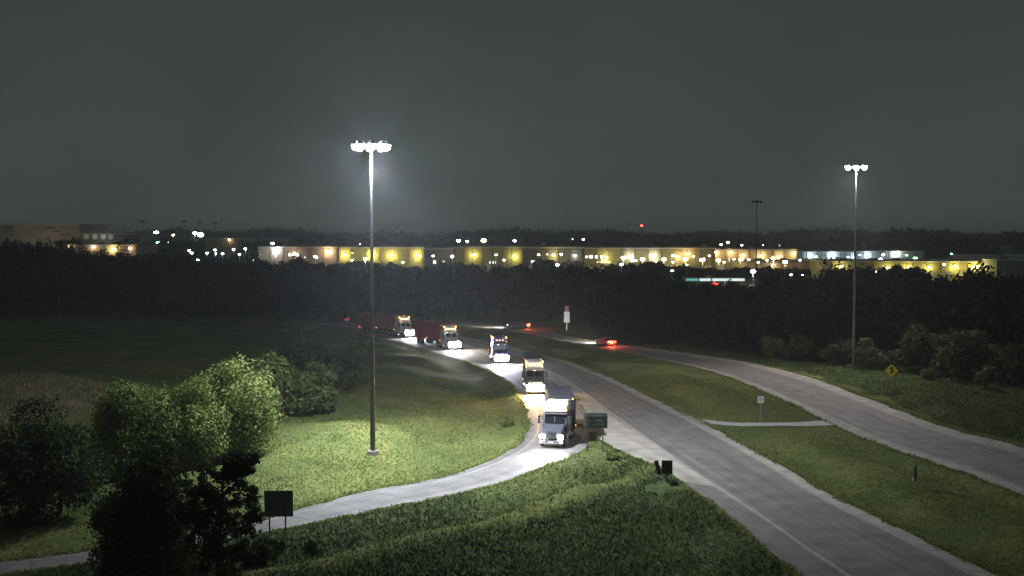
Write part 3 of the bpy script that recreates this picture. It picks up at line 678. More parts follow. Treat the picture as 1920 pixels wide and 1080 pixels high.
# yellow diamond with lane arrow
x, y = flat(1671, 736); b_ = Vector((x, y, gz(x, y))); r = empty('diamond_sign', b_, R(-4), 'yellow diamond warning sign with black merge arrow on two posts', 'road sign')
zc = pix(960, 695, b_.y).z-b_.z; s = b_.y/FPX; hw = 12.5*s
D = Matrix.Translation((0, 0, zc)) @ Matrix.Rotation(PI/4, 4, 'Y')
pl = MB().box((0, 0, 0), (hw*1.414, .02, hw*1.414), .01, M=D).build('sign_panel', M_['sign_yellow'], r)
mb = MB(); mb.box((.0, -.014, zc-.08), (.17, .006, .72)); mb.prism([(-.017, 0), (-.011, 0), (-.011, 1), (-.017, 1)], 0, .001)
mb.bm.faces.ensure_lookup_table()
mb.build('arrow_shaft', M_['black_vinyl'], pl)
me = bpy.data.meshes.new('arrow_head'); me.from_pydata([(-.24, -.018, zc+.22), (.24, -.018, zc+.22), (0, -.018, zc+.58), (-.24, -.011, zc+.22), (.24, -.011, zc+.22), (0, -.011, zc+.58)], [], [(0, 1, 2), (3, 5, 4), (0, 3, 4, 1), (1, 4, 5, 2), (2, 5, 3, 0)]); me.materials.append(M_['black_vinyl'])
o = bpy.data.objects.new('arrow_head', me); C.objects.link(o); o.parent = pl
MB().box((0, 0, 0), (.14, .006, .48), M=Matrix.Translation((.15, -.015, zc-.12)) @ Matrix.Rotation(R(38), 4, 'Y')).build('arrow_branch', M_['black_vinyl'], pl)
for sx_ in (-.45, .45):
    mb = MB(); post(mb, sx_, .06, -.4, zc-.1, .09); mb.build('post', M_['wood_post'], r)
MB().box((0, .05, zc-.2), (1.0, .05, .07)).build('cross_bar', M_['wood_post'], r)
# dark covered sign in the median
b_ = hit(1716, 917); r = empty('covered_sign', b_, R(62), 'narrow black covered sign seen nearly edge on in the median grass', 'road sign')
s = b_.y/FPX; zt, zb = pix(960, 873, b_.y).z-b_.z, pix(960, 900, b_.y).z-b_.z
MB().box((0, 0, (zt+zb)/2), (.95, .10, zt-zb), .04, top=(.8, .8)).build('black_cover', M_['black_vinyl'], r)
mb = MB(); post(mb, 0, .09, -.3, zt-.1, .06); mb.build('post', M_['galvanised'], r)
MB().box((-.28, .12, zb+.06), (.22, .1, .22), .03).build('white_tag', M_['sign_white'], r)
# far stacked route markers
x, y = flat(1063, 606); y = 243; r = empty('route_marker', (X(1063, y), y, 0), 0, 'pale stacked route marker plates on a post beyond the far car', 'road sign')
zt = pix(960, 574, y).z; MB().box((0, .06, zt/2), (.12, .08, zt), 0).build('post', M_['galvanised'], r)
for i, (z, w, h) in enumerate(((zt-.55, .8, 1.1), (zt-1.7, 1.15, 1.1), (zt-2.85, 1.2, 1.1))):
    MB().box((0, 0, z), (w, .03, h), .1 if i else .02).build('marker_plate', M_['sign_white' if i else 'trailer_rose'], r)

# ------------------------------------------------------------------ trucks
def wheel(parent, x, y, r_=.5, w=.28, M=None):
    tb = MB(); s = 1 if x > 0 else -1
    tb.cyl((x-s*w, y, r_), (x, y, r_), r_, r_, 20, M=M); t = tb.build('wheel', M_['tyre'], parent)
    MB().cyl((x-s*.05, y, r_), (x+s*.012, y, r_), r_*.55, r_*.5, 14, M=M).cyl((x, y, r_), (x+s*.09, y, r_), r_*.2, r_*.15, 10, M=M).build('rim', M_['rim'], t)
def semi(loc, head, label, cab='truck_white', trl='trailer_white', trail=None, hcol='head', lc=(.9, .94, 1), power=9000, tl=14.0, stack=True, amber=True, hp2=None):
    """front at the origin facing local -Y; trail = heading of the trailer"""
    rz = math.atan2(head[0], -head[1]); r = empty('semi_truck', loc, rz, label, 'truck', 'trucks queueing down the exit ramp')
    W = 2.35
    # hood slopes up to the windscreen
    MB().prism([(.25, .95), (.15, 1.25), (.35, 1.62), (2.05, 1.95), (2.05, .95)], -.98, .98, .07).build('hood', M_[cab], r)
    for s in (-1, 1):
        MB().prism([(.35, .75), (.25, 1.15), (.7, 1.35), (1.75, 1.35), (1.95, .75), (1.6, .75), (1.45, 1.05), (.9, 1.08), (.72, .75)], s*.86, s*1.17, .04).build('fender', M_[cab], r)
    MB().prism([(2.0, .9), (2.0, 2.0), (2.45, 2.85), (2.6, 3.0), (4.9, 3.0), (4.9, .9)], -1.17, 1.17, .08).build('cab', M_[cab], r)
    MB().prism([(2.5, 3.0), (2.75, 3.75), (3.3, 3.98), (4.9, 3.98), (4.9, 3.0)], -1.1, 1.1, .10).build('roof_fairing', M_['truck_white' if cab == 'truck_slate' else cab], r)
    Wm = Matrix.Translation((0, 2.20, 2.42)) @ Matrix.Rotation(R(-27.5), 4, 'X')
    for s in (-1, 1): MB().box((s*.50, -.035, 0), (.94, .03, .78), .01, M=Wm).build('windscreen', M_['glass_dark'], r)
    MB().box((0, -.06, 0), (.06, .05, .8), M=Wm).build('windscreen_divider', M_[cab], r)
    MB().box((0, 2.30, 2.93), (2.15, .30, .12), .03).build('sun_visor', M_['chrome'], r)
    g = MB().box((0, .17, 1.20), (.92, .08, .72), .03).build('grille', M_['chassis'], r)
    for i in range(6): MB().box((0, .115, .93+i*.11), (.86, .03, .035)).build('grille_bar', M_['chrome'], g)
    MB().box((0, .12, .56), (2.35, .34, .36), .08).build('bumper', M_['chrome'], r)
    MB().box((0, -.06, .56), (.5, .02, .14)).build('number_plate', M_['sign_white'], r)
    for s in (-1, 1):
        h = MB().box((s*.86, .26, 1.06), (.56, .24, .42), .06).build('headlight', M_['chrome'], r)
        MB().box((s*.86, .125, 1.06), (.50, .06, .36), .03).build('lens', E_[hcol], h)
        lamp('headlight_beam', 'SPOT', (s*.86, .02, 1.06), power*.5, lc, r, .24, aim=(s*.03, -1, -.012), size=R(62))
        MB().box((s*.95, -.06, .60), (.16, .03, .1)).build('fog_lamp', E_[hcol], r)
        MB().box((s*1.21, 2.75, 2.35), (.03, .75, .62), .02).build('side_window', M_['glass_dark'], r)
        MB().box((s*1.195, 2.9, 1.75), (.03, 1.15, 1.9), .01).build('door', M_[cab], r)
        m_ = MB().box((s*1.52, 2.15, 2.35), (.22, .12, .75), .03).build('mirror', M_['chassis'], r)
        MB().cyl((s*1.15, 2.25, 2.65), (s*1.52, 2.18, 2.65), .025, n=6).cyl((s*1.15, 2.25, 2.05), (s*1.52, 2.18, 2.05), .025, n=6).build('mirror_arm', M_['chrome'], m_)
        MB().cyl((s*1.0, 3.1, .72), (s*1.0, 4.5, .72), .33, n=16).build('fuel_tank', M_['chrome'], r)
        wheel(r, s*1.18, 1.2)
        for y in (5.7, 7.0):
            wheel(r, s*1.2, y, .5, .56)
        MB().box((s*.95, 8.0, 1.1), (.6, .03, .35)).build('mud_flap', M_['tyre'], r)
        if stack: MB().cyl((s*1.02, 5.05, 1.0), (s*1.02, 5.05, 3.9), .08, n=10).cyl((s*1.02, 5.05, 3.9), (s*1.02, 5.15, 4.15), .08, .09, n=10).build('exhaust_stack', M_['chrome'], r)
    if hp2:
        for i in range(4):  # extra front lamps, added to widen the headlight glow
            dl = MB().cyl((-.72+i*.48, -.12, .86), (-.72+i*.48, .0, .86), .20, .16, 14).build('added_front_light', M_['chrome'], r)
            MB().sph((-.72+i*.48, -.12, .86), .19, (1, .45, 1), 12).build('lens', E_[hcol], dl)
        lamp('added_front_glow', 'POINT', (0, -.6, .95), hp2, lc, r, .28)  # added light for glow in the haze and on the cab
    for i in range(5): MB().box((-1.0+i*.5, 2.62, 3.50-.02 if i in (1,2,3) else 3.2), (.12, .06, .06)).build('clearance_light', E_['amber'], r)
    if amber:
        for s in (-1, 1): MB().box((s*1.04, 2.9, 3.86), (.2, .12, .16), .03).build('beacon_light', E_['amber'], r)
    MB().box((0, 6.0, .95), (.95, 5.2, .22)).build('chassis_frame', M_['chassis'], r)
    # trailer coupled at the fifth wheel
    tr = trail or head; ta = math.atan2(tr[0], -tr[1])-rz; y0 = 6.4
    T = Matrix.Translation((0, y0, 0)) @ Matrix.Rotation(ta, 4, 'Z') @ Matrix.Translation((0, -y0, 0))
    f0 = 5.35; b0 = f0+tl
    bx = MB().box((0, (f0+b0)/2, 2.62), (2.55, tl, 2.85), .04, M=T).build('trailer_box', M_[trl], r)
    npan = 10
    for s in (-1, 1):
        for i in range(npan):
            MB().box((s*1.285, f0+tl*(i+.5)/npan, 2.62), (.025, tl/npan-.06, 2.62), .006, M=T).build('side_panel', M_[trl], bx)
    MB().box((0, f0-.02, 2.7), (2.3, .05, 2.5), .01, M=T).build('front_panel', M_[trl], bx)
    for s in (-1, 1):
        for y in (f0+.15, (f0+b0)/2, b0-.15): MB().box((s*1.31, y, 1.32), (.03, .12, .08), M=T).build('side_marker', E_['amber' if y < b0-1 else 'red'], bx)
        MB().box((s*1.0, f0-.06, 3.92), (.14, .04, .06), M=T).build('side_marker', E_['amber'], bx)
        MB().box((s*.62, b0+.02, 2.65), (1.2, .04, 2.6), .01, M=T).build('rear_door', M_[trl], bx)
        MB().box((s*1.0, b0+.05, .95), (.3, .05, .14), M=T).build('tail_light', E_['dimred'], r)
        for y in (b0-2.9, b0-1.6): wheel(r, s*1.2, y, .5, .56, M=T)
        MB().box((s*.8, f0+2.6, .65), (.12, .12, 1.1), M=T).build('landing_leg', M_['chassis'], r)
    MB().box((0, (f0+b0)/2+1, 1.07), (1.1, tl-3.0, .2), M=T).build('trailer_frame', M_['chassis'], r)
    return r
def at(px, py): x, y = flat(px, py); return (x, y, .02)
semi(at(1033, 841), (-.20, -.98), 'lead truck with white roof fairing and amber lights on the ramp bend beside the sign', 'truck_slate', 'trailer_dark', trail=(.02, -1), power=14000, lc=(.88, .93, 1), tl=9)
semi(at(1004, 741), (.03, -1), 'second truck in the queue with warm orange white headlights', 'truck_slate', 'trailer_dark', hcol='headw', lc=(1, .66, .36), power=22000, trail=(-.02, -1), tl=8.5, hp2=5200)
semi(at(941, 683), (.13, -.99), 'third truck in the queue, cool white headlights, middle of the five', 'truck_blue', 'trailer_dark', lc=(.85, .86, 1), power=22000, trail=(.02, -1), tl=8, hp2=4500)
semi(at(853, 657), (.34, -.94), 'fourth truck in the queue, pulling the bright red trailer', 'truck_white', 'trailer_red', lc=(1, .95, .88), power=20000, trail=(.46, -.89), tl=12, stack=False, hp2=3600)
semi(at(770, 634), (.50, -.86), 'last truck in the queue, pulling the dull rose trailer, farthest left', 'truck_white', 'trailer_rose', lc=(.95, .97, 1), power=20000, trail=(.66, -.75), tl=12.5, stack=False, hp2=3600)

# ------------------------------------------------------------------ cars
def car(loc, head, label, paint, em='tail', beam=0, group=None, extra=None):
    rz = math.atan2(head[0], -head[1]); r = empty('car', loc, rz, label, 'car', group)
    tp = lambda z: 1 if z < .85 else 1-(z-.85)*.34
    MB().prism([(0, .35), (-.02, .62), (.1, .80), (1.2, .95), (3.9, .98), (4.5, .95), (4.55, .55), (4.5, .32), (.2, .28)], -.9, .9, .05).build('body', M_[paint], r)
    MB().prism([(1.15, .93), (1.95, 1.40), (2.3, 1.46), (3.3, 1.43), (4.1, .97)], -.84, .84, .05, taper=tp).build('cabin', M_[paint], r)
    MB().box((0, 0, 0), (1.25, .02, .6), .01, M=Matrix.Translation((0, 1.50, 1.20)) @ Matrix.Rotation(R(-60), 4, 'X')).build('windscreen', M_['glass_dark'], r)
    MB().box((0, 0, 0), (1.2, .02, .62), .01, M=Matrix.Translation((0, 3.78, 1.22)) @ Matrix.Rotation(R(60), 4, 'X')).build('rear_window', M_['glass_dark'], r)
    for s in (-1, 1):
        MB().prism([(1.75, .98), (2.1, 1.33), (3.15, 1.33), (3.6, .98)], s*.80, s*.835, taper=tp).build('side_window', M_['glass_dark'], r)
        for y in (.85, 3.65): wheel(r, s*.88, y, .33, .22)
        MB().box((s*.70, 4.545, .78), (.34, .05, .17), .02).build('tail_light', E_[em], r)
        MB().box((s*.68, .05, .68), (.34, .08, .15), .02).build('headlight', E_['white'] if beam else M_['glass_dark'], r)
        MB().box((s*.95, 1.55, 1.0), (.16, .1, .12), .02).build('mirror', M_[paint], r)
        if beam: lamp('headlight_beam', 'SPOT', (s*.68, -.06, .68), beam, (1, .96, .85), r, .08, aim=(0, -1, -.04), size=R(70))
    MB().box((0, 4.56, .62), (.5, .02, .12)).build('number_plate', M_['sign_white'], r)
    MB().box((0, 4.56, .42), (1.7, .10, .2), .03).build('bumper', M_[paint], r)
    if beam: lamp('tail_glow', 'POINT', (0, 4.85, .8), 700, (1, .12, .05), r, .1)
    for s, em2 in (extra or []): MB().box((s, 4.56, .92), (.14, .05, .09), .02).build('indicator', E_[em2], r)
    return r
x, y = flat(1129, 642); car((x-.8, y-3.6, .02), (-.42, .9), 'far car with red and orange tail lights on the far carriageway right of the queue', 'truck_red', beam=9000, extra=[(.5, 'amber'), (-.2, 'red')])
x, y = flat(980, 614); car((x-3, y-1, .02), (-.93, .36), 'small distant car with red lights behind the third truck, lighting the green verge', 'chassis', beam=9000, extra=[(-.4, 'amber')])
x, y = flat(618, 604); car((X(618, 268), 268, .02), (-.9, .4), 'barely visible dark car with faint red lights left of the rose trailer', 'chassis', em='dimred')

# ------------------------------------------------------------------ far buildings
def bpart(name, x0, x1, z0, z1, y, t, m, parent, o=(0, 0, 0), bevel=0):
    return MB().box(((x0+x1)/2-o[0], y-t/2-o[1], (z0+z1)/2), (x1-x0, t, z1-z0), bevel).build(name, m, parent)
def building(x0, x1, yt, d, depth, m, label, panels=0, roof='roof_grey', wins=(), lights=(), trim='roof_pale', cat='warehouse', name='warehouse', bands=()):
    X0, X1 = X(x0, d), X(x1, d); H = pix(960, yt, d).z; cx = (X0+X1)/2
    r = empty(name, (cx, d, 0), 0, label, cat); o = (cx, d, 0)
    MB().box((0, depth/2, H/2), (X1-X0, depth, H)).build('wall', M_[m], r)
    MB().box((0, depth/2, H+.15), (X1-X0+.4, depth+.4, .3)).build('roof', M_[roof], r)
    MB().box((0, -.1, H-.2), (X1-X0+.2, .2, .45)).build('parapet_trim', M_[trim], r)
    if panels:
        w = (X1-X0)/panels
        for i in range(panels):
            MB().box((-(X1-X0)/2+w*(i+.5), -.05, H/2-.3), (w-.25, .1, H-.8)).build('wall_panel', M_[m], r)
    if panels > 3 and cat == 'warehouse':
        w = (X1-X0)/panels
        for i in range(panels):
            MB().box((-(X1-X0)/2+w*(i+.5), -.13, 2.0), (min(3.4, w*.5), .06, 3.6)).build('dock_door', M_['roof_grey' if i % 3 else 'door_white'], r)
            MB().box((-(X1-X0)/2+w*(i+.9), -.16, H/2), (.22, .18, H-1)).build('downpipe', M_['chassis'], r)
            if i % 2: MB().box((-(X1-X0)/2+w*(i+.3), 6+3*(i % 3), H+.9), (3.2, 2.4, 1.3), .1).build('roof_unit', M_['roof_grey'], r)
    for (a, b, t, bo, em) in wins:
        fr = bpart('window', X(a, d), X(b, d), pix(960, bo, d).z, pix(960, t, d).z, d-.12, .12, M_['chassis'], r, o)
        nn = max(1, int((b-a)/6)); A, B = X(a, d), X(b, d); w = (B-A)/nn
        for i in range(nn): bpart('pane', A+w*i+.15, A+w*(i+1)-.15, pix(960, bo, d).z+.15, pix(960, t, d).z-.15, d-.25, .06, E_[em] if em in E_ else M_[em], fr, o)
    for (px, py, k, pw) in lights:
        p = pix(px, py, d-.9); w = MB().box((p.x-cx, -.55, p.z), (.5, .9, .4), .05).build('wall_light', M_['galvanised'], r)
        MB().sph((p.x-cx, -1.0, p.z-.25), .55, (1, .8, .7), 8).build('lens', E_[k], w)
        lamp('wall_lamp_light', 'POINT', (p.x-cx, -2.1, p.z-.6), pw*.26, COLS[k], r, .4)
    return r
building(484, 634, 463, 620, 60, 'wall_pink', 'pale pinkish warehouse left of the tall mast with two white wall lights', 6,
    wins=[(540, 561, 474, 481, 'win'), (487, 489, 476, 484, 'win'), (516, 519, 478, 483, 'win'), (591, 597, 479, 486, 'win'), (570, 574, 481, 484, 'win')],
    lights=[(517, 468, 'white', 5200), (552, 474, 'warm', 1500), (615, 470, 'warm', 6500)])
building(636, 794, 464, 600, 60, 'wall_yellow', 'yellow lit warehouse right behind the tall mast with round pools of light', 6,
    wins=[(658, 664, 473, 476, 'winy')], lights=[(646, 476, 'yellow', 6000), (697, 476, 'yellow', 7500), (735, 477, 'yellow', 6500), (783, 477, 'yellow', 6500)])
building(795, 850, 466, 606, 50, 'wall_dark', 'dark office block with a few white ground windows beside the yellow warehouse', 4, wins=[(812, 818, 488, 495, 'win'), (830, 834, 488, 492, 'win'), (802, 808, 476, 480, 'louvre')], cat='building', name='office_block')
building(851, 980, 463, 640, 60, 'wall_yellow', 'dim olive warehouse in the middle with two yellow wall lights', 7,
    wins=[(917, 920, 489, 495, 'win'), (923, 926, 489, 495, 'win'), (928, 931, 489, 495, 'win')], lights=[(888, 477, 'yellow', 5000), (965, 479, 'yellow', 5000)])
building(981, 1094, 464, 610, 55, 'wall_dark', 'dark brown warehouse with white ground floor windows', 5,
    wins=[(995, 1003, 488, 497, 'win'), (1006, 1010, 488, 493, 'win'), (1024, 1028, 475, 479, 'win'), (1050, 1054, 476, 480, 'win')], lights=[(1038, 477, 'yellow', 6500), (1078, 478, 'white', 1200)])
building(1095, 1340, 465, 620, 60, 'wall_beige', 'long beige warehouse with big glowing office windows left of the black mast', 10,
    wins=[(1104, 1112, 478, 485, 'win'), (1115, 1121, 478, 485, 'win'), (1125, 1130, 478, 485, 'win'), (1118, 1145, 490, 494, 'winy'), (1182, 1189, 479, 492, 'win'), (1258, 1266, 476, 482, 'win')],
    lights=[(1137, 481, 'yellow', 4200), (1181, 479, 'white', 3800), (1225, 479, 'white', 4500), (1271, 480, 'yellow', 4500), (1290, 474, 'warm', 4000)])
building(1341, 1494, 468, 640, 60, 'wall_beige', 'warm lit warehouse directly behind the black unlit mast', 7, trim='roof_grey',
    wins=[(1366, 1368, 482, 490, 'win')], lights=[(1342, 472, 'warm', 6000), (1370, 472, 'warm', 5000), (1393, 477, 'warm', 4000), (1428, 478, 'warm', 5000), (1462, 479, 'warm', 4500), (1489, 473, 'warm', 4500)])
building(1495, 1604, 472, 780, 60, 'wall_teal', 'pale blue green metal warehouse right of the black mast', 12, wins=[(1502+i*14, 1504+i*14, 479, 481, 'louvre') for i in range(5)], lights=[(1561, 478, 'cool', 9000), (1603, 480, 'cool', 4000), (1520, 478, 'cool', 5000)])
building(1605, 1732, 471, 820, 60, 'wall_teal', 'dimmer blue grey metal warehouse behind the far lamp mast', 8, lights=[(1627, 477, 'cool', 7000), (1680, 475, 'white', 9000)])
building(1560, 1868, 491, 520, 50, 'wall_yellow', 'low yellow lit warehouse on the right with a row of square light pools', 12, roof='roof_pale', trim='wall_yellow',
    lights=[(1576, 498, 'yellow', 3500), (1664, 500, 'yellow', 3500), (1703, 500, 'yellow', 3600), (1742, 500, 'yellow', 3600), (1790, 498, 'yellow', 4200), (1824, 499, 'yellow', 3600), (1833, 499, 'yellow', 1800), (1851, 499, 'yellow', 3000)])
building(1869, 1960, 488, 505, 50, 'wall_grey', 'unlit grey warehouse at the right edge with a pale roof', 4, roof='roof_pale')
building(1850, 1990, 481, 700, 60, 'wall_grey', 'low grey shed with pale roof line above the right edge warehouse', 5, roof='roof_pale', trim='roof_pale')
building(1400, 1558, 491, 560, 40, 'wall_beige', 'low brown building in front of the warm lit warehouse', 7, trim='wall_dark', lights=[(1450, 495, 'warm', 1500)])
building(1440, 1800, 462, 1250, 60, 'wall_dark', 'very distant low shed with pale roof strip below the skyline', 6, roof='roof_pale')
building(1858, 1898, 463, 1150, 40, 'wall_grey', 'small distant pale roofed shed near the right edge', 2, roof='roof_pale')
building(975, 1108, 457, 1000, 50, 'wall_beige', 'distant beige shed peeking over the dark brown warehouse', 5, roof='roof_pale', trim='roof_pale')
building(385, 515, 447, 900, 60, 'wall_beige', 'distant pale beige warehouse left of the pinkish one', 6, lights=[(430, 449, 'warm', 900)], roof='roof_pale')
building(-20, 150, 421, 900, 70, 'wall_grey', 'big dim grey block with dark louvres at the far left', 7,
    wins=[(9, 29, 425, 428, 'louvre'), (9, 29, 432, 434, 'louvre'), (9, 29, 438, 440, 'louvre'), (86, 104, 426, 429, 'louvre'), (98, 114, 433, 435, 'louvre'), (112, 135, 440, 442, 'louvre')], cat='building', name='office_block')
building(118, 258, 459, 760, 45, 'wall_pink', 'low pale lit building under the arcade at far left', 7, lights=[(212, 466, 'yellow', 6000), (130, 463, 'warm', 1500), (175, 462, 'warm', 2500), (243, 464, 'warm', 1500)], roof='roof_grey')
ab = building(150, 262, 438, 880, 45, 'wall_dark', 'dark arcade building with a row of dim round openings', 0, cat='building', name='arcade_building')
for q in (162, 178, 194, 208):
    p = pix(q, 443.5, 879.6); c = MB().cyl((p.x-ab.location.x, -.7, p.z), (p.x-ab.location.x, -.35, p.z), 2.1, 2.1, 16).build('round_window', M_['roof_pale'], ab)
lamp('arcade_light', 'POINT', (-4, -9, 14), 1500, (.9, 1, .95), ab, .5)
# filling station canopy
def station():
    d = 430; r = empty('filling_station', (X(1345, d), d, 0), 0, 'filling station with a long glowing white canopy in front of the beige warehouse', 'filling station')
    cx = r.location.x; zt, zb = pix(960, 521.5, d).z, pix(960, 527.5, d).z
    for (a, b_, e) in ((1335, 1397, 'canopy'), (1286, 1310, 'canopyc'), (1311, 1334, 'canopy')):
        k = MB().box(((X(a, d)+X(b_, d))/2-cx, 4, (zt+zb)/2), (X(b_, d)-X(a, d), 8, zt-zb), .05).build('canopy', M_['roof_pale'], r)
        MB().box(((X(a, d)+X(b_, d))/2-cx, -.03, (zt+zb)/2), (X(b_, d)-X(a, d)-.3, .05, (zt-zb)*.75)).build('fascia', E_[e], k)
    for a in (1292, 1341, 1361, 1392): MB().box((X(a, d)-cx, 1.5, zb/2), (.35, .35, zb)).build('column', M_['sign_white'], r)
    for a in (1341, 1361): MB().box((X(a, d)-cx, .6, .9), (.8, .5, 1.8), .05).build('fuel_pump', M_['truck_orange'], r)
    MB().box((X(1341, d)-cx, -.3, 2.0), (2.2, .1, .5)).build('pump_sign', E_['dimred'], r)
    lamp('canopy_light', 'POINT', (0, 2, zb-1.0), 900, (.9, 1, 1), r, .4)
station()

# ------------------------------------------------------------------ yard lamps, lit spots in the distance
cn = {'yellow': 'yellow', 'white': 'white', 'cool': 'bluish white', 'warm': 'warm orange', 'cyan': 'cyan', 'green': 'green'}
def yard(px, py, d, k, power, size, label, grp):
    p = pix(px, py, d); r = empty('yard_lamp', (p.x, d, 0), 0, label, 'yard lamp', grp)
    MB().cyl((0, 0, 0), (0, 0, p.z), .16, .09, 8).build('pole', M_['galvanised'], r)
    MB().box((0, 0, p.z+size*.8), (size*1.6, size*1.2, .25), .04).build('lamp_hood', M_['galvanised'], r)
    MB().sph((0, 0, p.z+size*.2), size, (1, .8, .65), 8).build('lens', E_[k], r)
    if power: lamp('yard_light', 'POINT', (0, -.1, p.z-size-.35), power*.2, COLS[k], r, .35)
Y_ = [(685, 486, 560, 'yellow', 9000, .9, 'bright yellow yard lamp at the foot of the tall mast picture line'),
 (674, 459, 900, 'cool', 0, 1.0, 'lone bluish lamp above the yellow warehouse roof'),
 (848, 481, 600, 'white', 1500, .7, 'small white lamp against the dark office block'),
 (860, 452, 950, 'cool', 0, 1.6, 'white lamp left of the brightest yellow skyline lamp'),
 (876, 453, 950, 'cool', 0, 1.1, 'small white lamp between the two skyline star lamps'),
 (907, 452, 900, 'yellow', 0, 2.0, 'brightest yellow lamp on the skyline above the olive warehouse'),
 (1169, 484, 575, 'yellow', 8000, 1.1, None), (1205, 487, 575, 'yellow', 8000, 1.1, None), (1245, 487, 575, 'yellow', 8000, 1.1, None),
 (1285, 487, 575, 'yellow', 8000, 1.2, None), (1317, 488, 575, 'yellow', 8000, 1.2, None), (1347, 489, 575, 'yellow', 6000, 1.1, None),
 (1389, 488, 575, 'warm', 7000, 1.1, None), (1450, 485, 545, 'warm', 7000, 1.0, None), (1472, 492, 540, 'warm', 6000, 1.1, None),
 (1412, 510, 470, 'white', 5000, 1.0, 'piercing white lamp just below the foot of the black mast'),
 (1548, 457, 1050, 'yellow', 0, 1.6, 'upper left of two yellow lamps above the blue green warehouse'),
 (1557, 459, 1050, 'yellow', 0, 1.5, 'lower right of two yellow lamps above the blue green warehouse'),
 (1651, 487, 700, 'cool', 1500, 1.2, 'bluish lamp below the dim blue grey warehouse'),
 (1700, 479, 800, 'green', 0, 1.0, 'green lamp beside the brightest white lamp on the right'),
 (1716, 485, 780, 'green', 600, 1.5, 'lower green lamp on the right'),
 (1656, 478, 800, 'cool', 500, .9, 'small bluish lamp left of the brightest white lamp on the right'),
 (1785, 476, 900, 'cyan', 0, 1.1, 'cyan lamp toward the right edge'),
 (1801, 478, 900, 'cool', 0, 1.0, 'small white lamp beside the cyan lamp toward the right edge'),
 (1811, 475, 900, 'cool', 2500, 1.6, 'bluish white lamp right of the cyan lamp'),
 (1463, 461, 1000, 'cyan', 0, .9, 'cyan lamp above the warm warehouse'), (1503, 457, 1000, 'yellow', 0, .9, 'small yellow lamp above the left end of the blue green warehouse'),
 (1365, 455, 950, 'cyan', 0, 1.3, 'bright cyan lamp left of the black mast'), (1352, 459, 950, 'yellow', 0, .9, 'pale yellow lamp beside the bright cyan lamp'),
 (1391, 460, 950, 'cool', 0, .7, 'tiny bluish lamp just left of the black mast'), (1431, 460, 950, 'cool', 0, .6, 'tiny bluish lamp just right of the black mast'),
 (1276, 460, 950, 'cool', 0, 1.0, 'white lamp above the long beige warehouse roof'),
 (965, 452, 950, 'cool', 0, 1.2, 'bluish lamp on the skyline right of the brightest yellow one'), (1074, 449, 1000, 'cyan', 0, 1.0, 'left one of a cyan pair over the dark brown warehouse'),
 (1094, 450, 1000, 'cool', 0, 1.2, 'right one of a bluish pair over the dark brown warehouse'),
 (293, 437, 1000, 'yellow', 3000, 2.0, 'yellow white lamp, left of the three brightest at upper left'), (325, 441, 1000, 'yellow', 0, 1.0, 'small yellow lamp between the bright ones at upper left'),
 (365, 438, 1000, 'white', 2500, 1.8, 'white lamp, middle of the three brightest at upper left'), (376, 441, 980, 'cool', 0, 2.4, 'wide bluish lamp, right of the three brightest at upper left'),
 (296, 456, 900, 'cyan', 0, 1.5, 'cyan lamp under the bright yellow white one at upper left'), (316, 456, 900, 'cool', 0, .9, 'dim white lamp right of the cyan one at upper left'),
 (511, 457, 800, 'cool', 0, 1.1, 'white lamp over the roof of the pinkish warehouse'),
 (70, 464, 860, 'warm', 90000, .9, 'unseen lamp behind the trees, added to light the big dim grey block'),  # added, out of sight, to brighten the grey block
 (206, 486, 640, 'cool', 0, .5, 'tiny bluish lamp among the trees at the far left'),
 (1045, 497, 520, 'cool', 0, .7, 'bluish street lamp in front of the dark brown warehouse'), (1165, 496, 520, 'cool', 800, .7, 'bluish street lamp at the left end of the beige warehouse'),
 (1260, 508, 500, 'cool', 0, .5, 'tiny bluish lamp above the glowing canopy'), (1288, 497, 520, 'green', 0, .6, 'greenish lamp in front of the beige warehouse'),
 (1483, 515, 470, 'cool', 0, .5, 'tiny bluish lamp in the trees right of the black mast'), (1504, 517, 470, 'cool', 0, .5, 'tiny bluish lamp beside the trees right of the black mast'),
 (1644, 509, 470, 'cool', 0, .5, 'tiny bluish lamp right of the far lamp mast')]
ORD2 = ['leftmost', 'second from the left', 'third from the left', 'fourth from the left', 'fifth from the left', 'sixth from the left', 'seventh from the left', 'eighth from the left', 'ninth from the left', 'tenth from the left', 'rightmost']
UN = sorted([q[0] for q in Y_ if not q[6]])
for (px, py, d, k, pw, s, lab) in Y_:
    if lab: yard(px, py, d, k, pw, s, lab, None)
    else: yard(px, py, d, k, pw, s, '%s parking lot lamp, %s in the row along the beige warehouses' % (cn[k], ORD2[min(UN.index(px), 9)]), 'parking lot lamps before the beige and warm warehouses')
CL = [(355, 470), (360, 475), (371, 488), (388, 475), (403, 469), (404, 476), (417, 476), (438, 468), (449, 477), (460, 467), (475, 487)]
for i, (px, py) in enumerate(CL):
    yard(px, py, 600, 'cool', 700, .62, 'small white lamp, %s in the cluster left of the pinkish warehouse' % ORD2[i], 'small white lamps left of the pinkish warehouse')
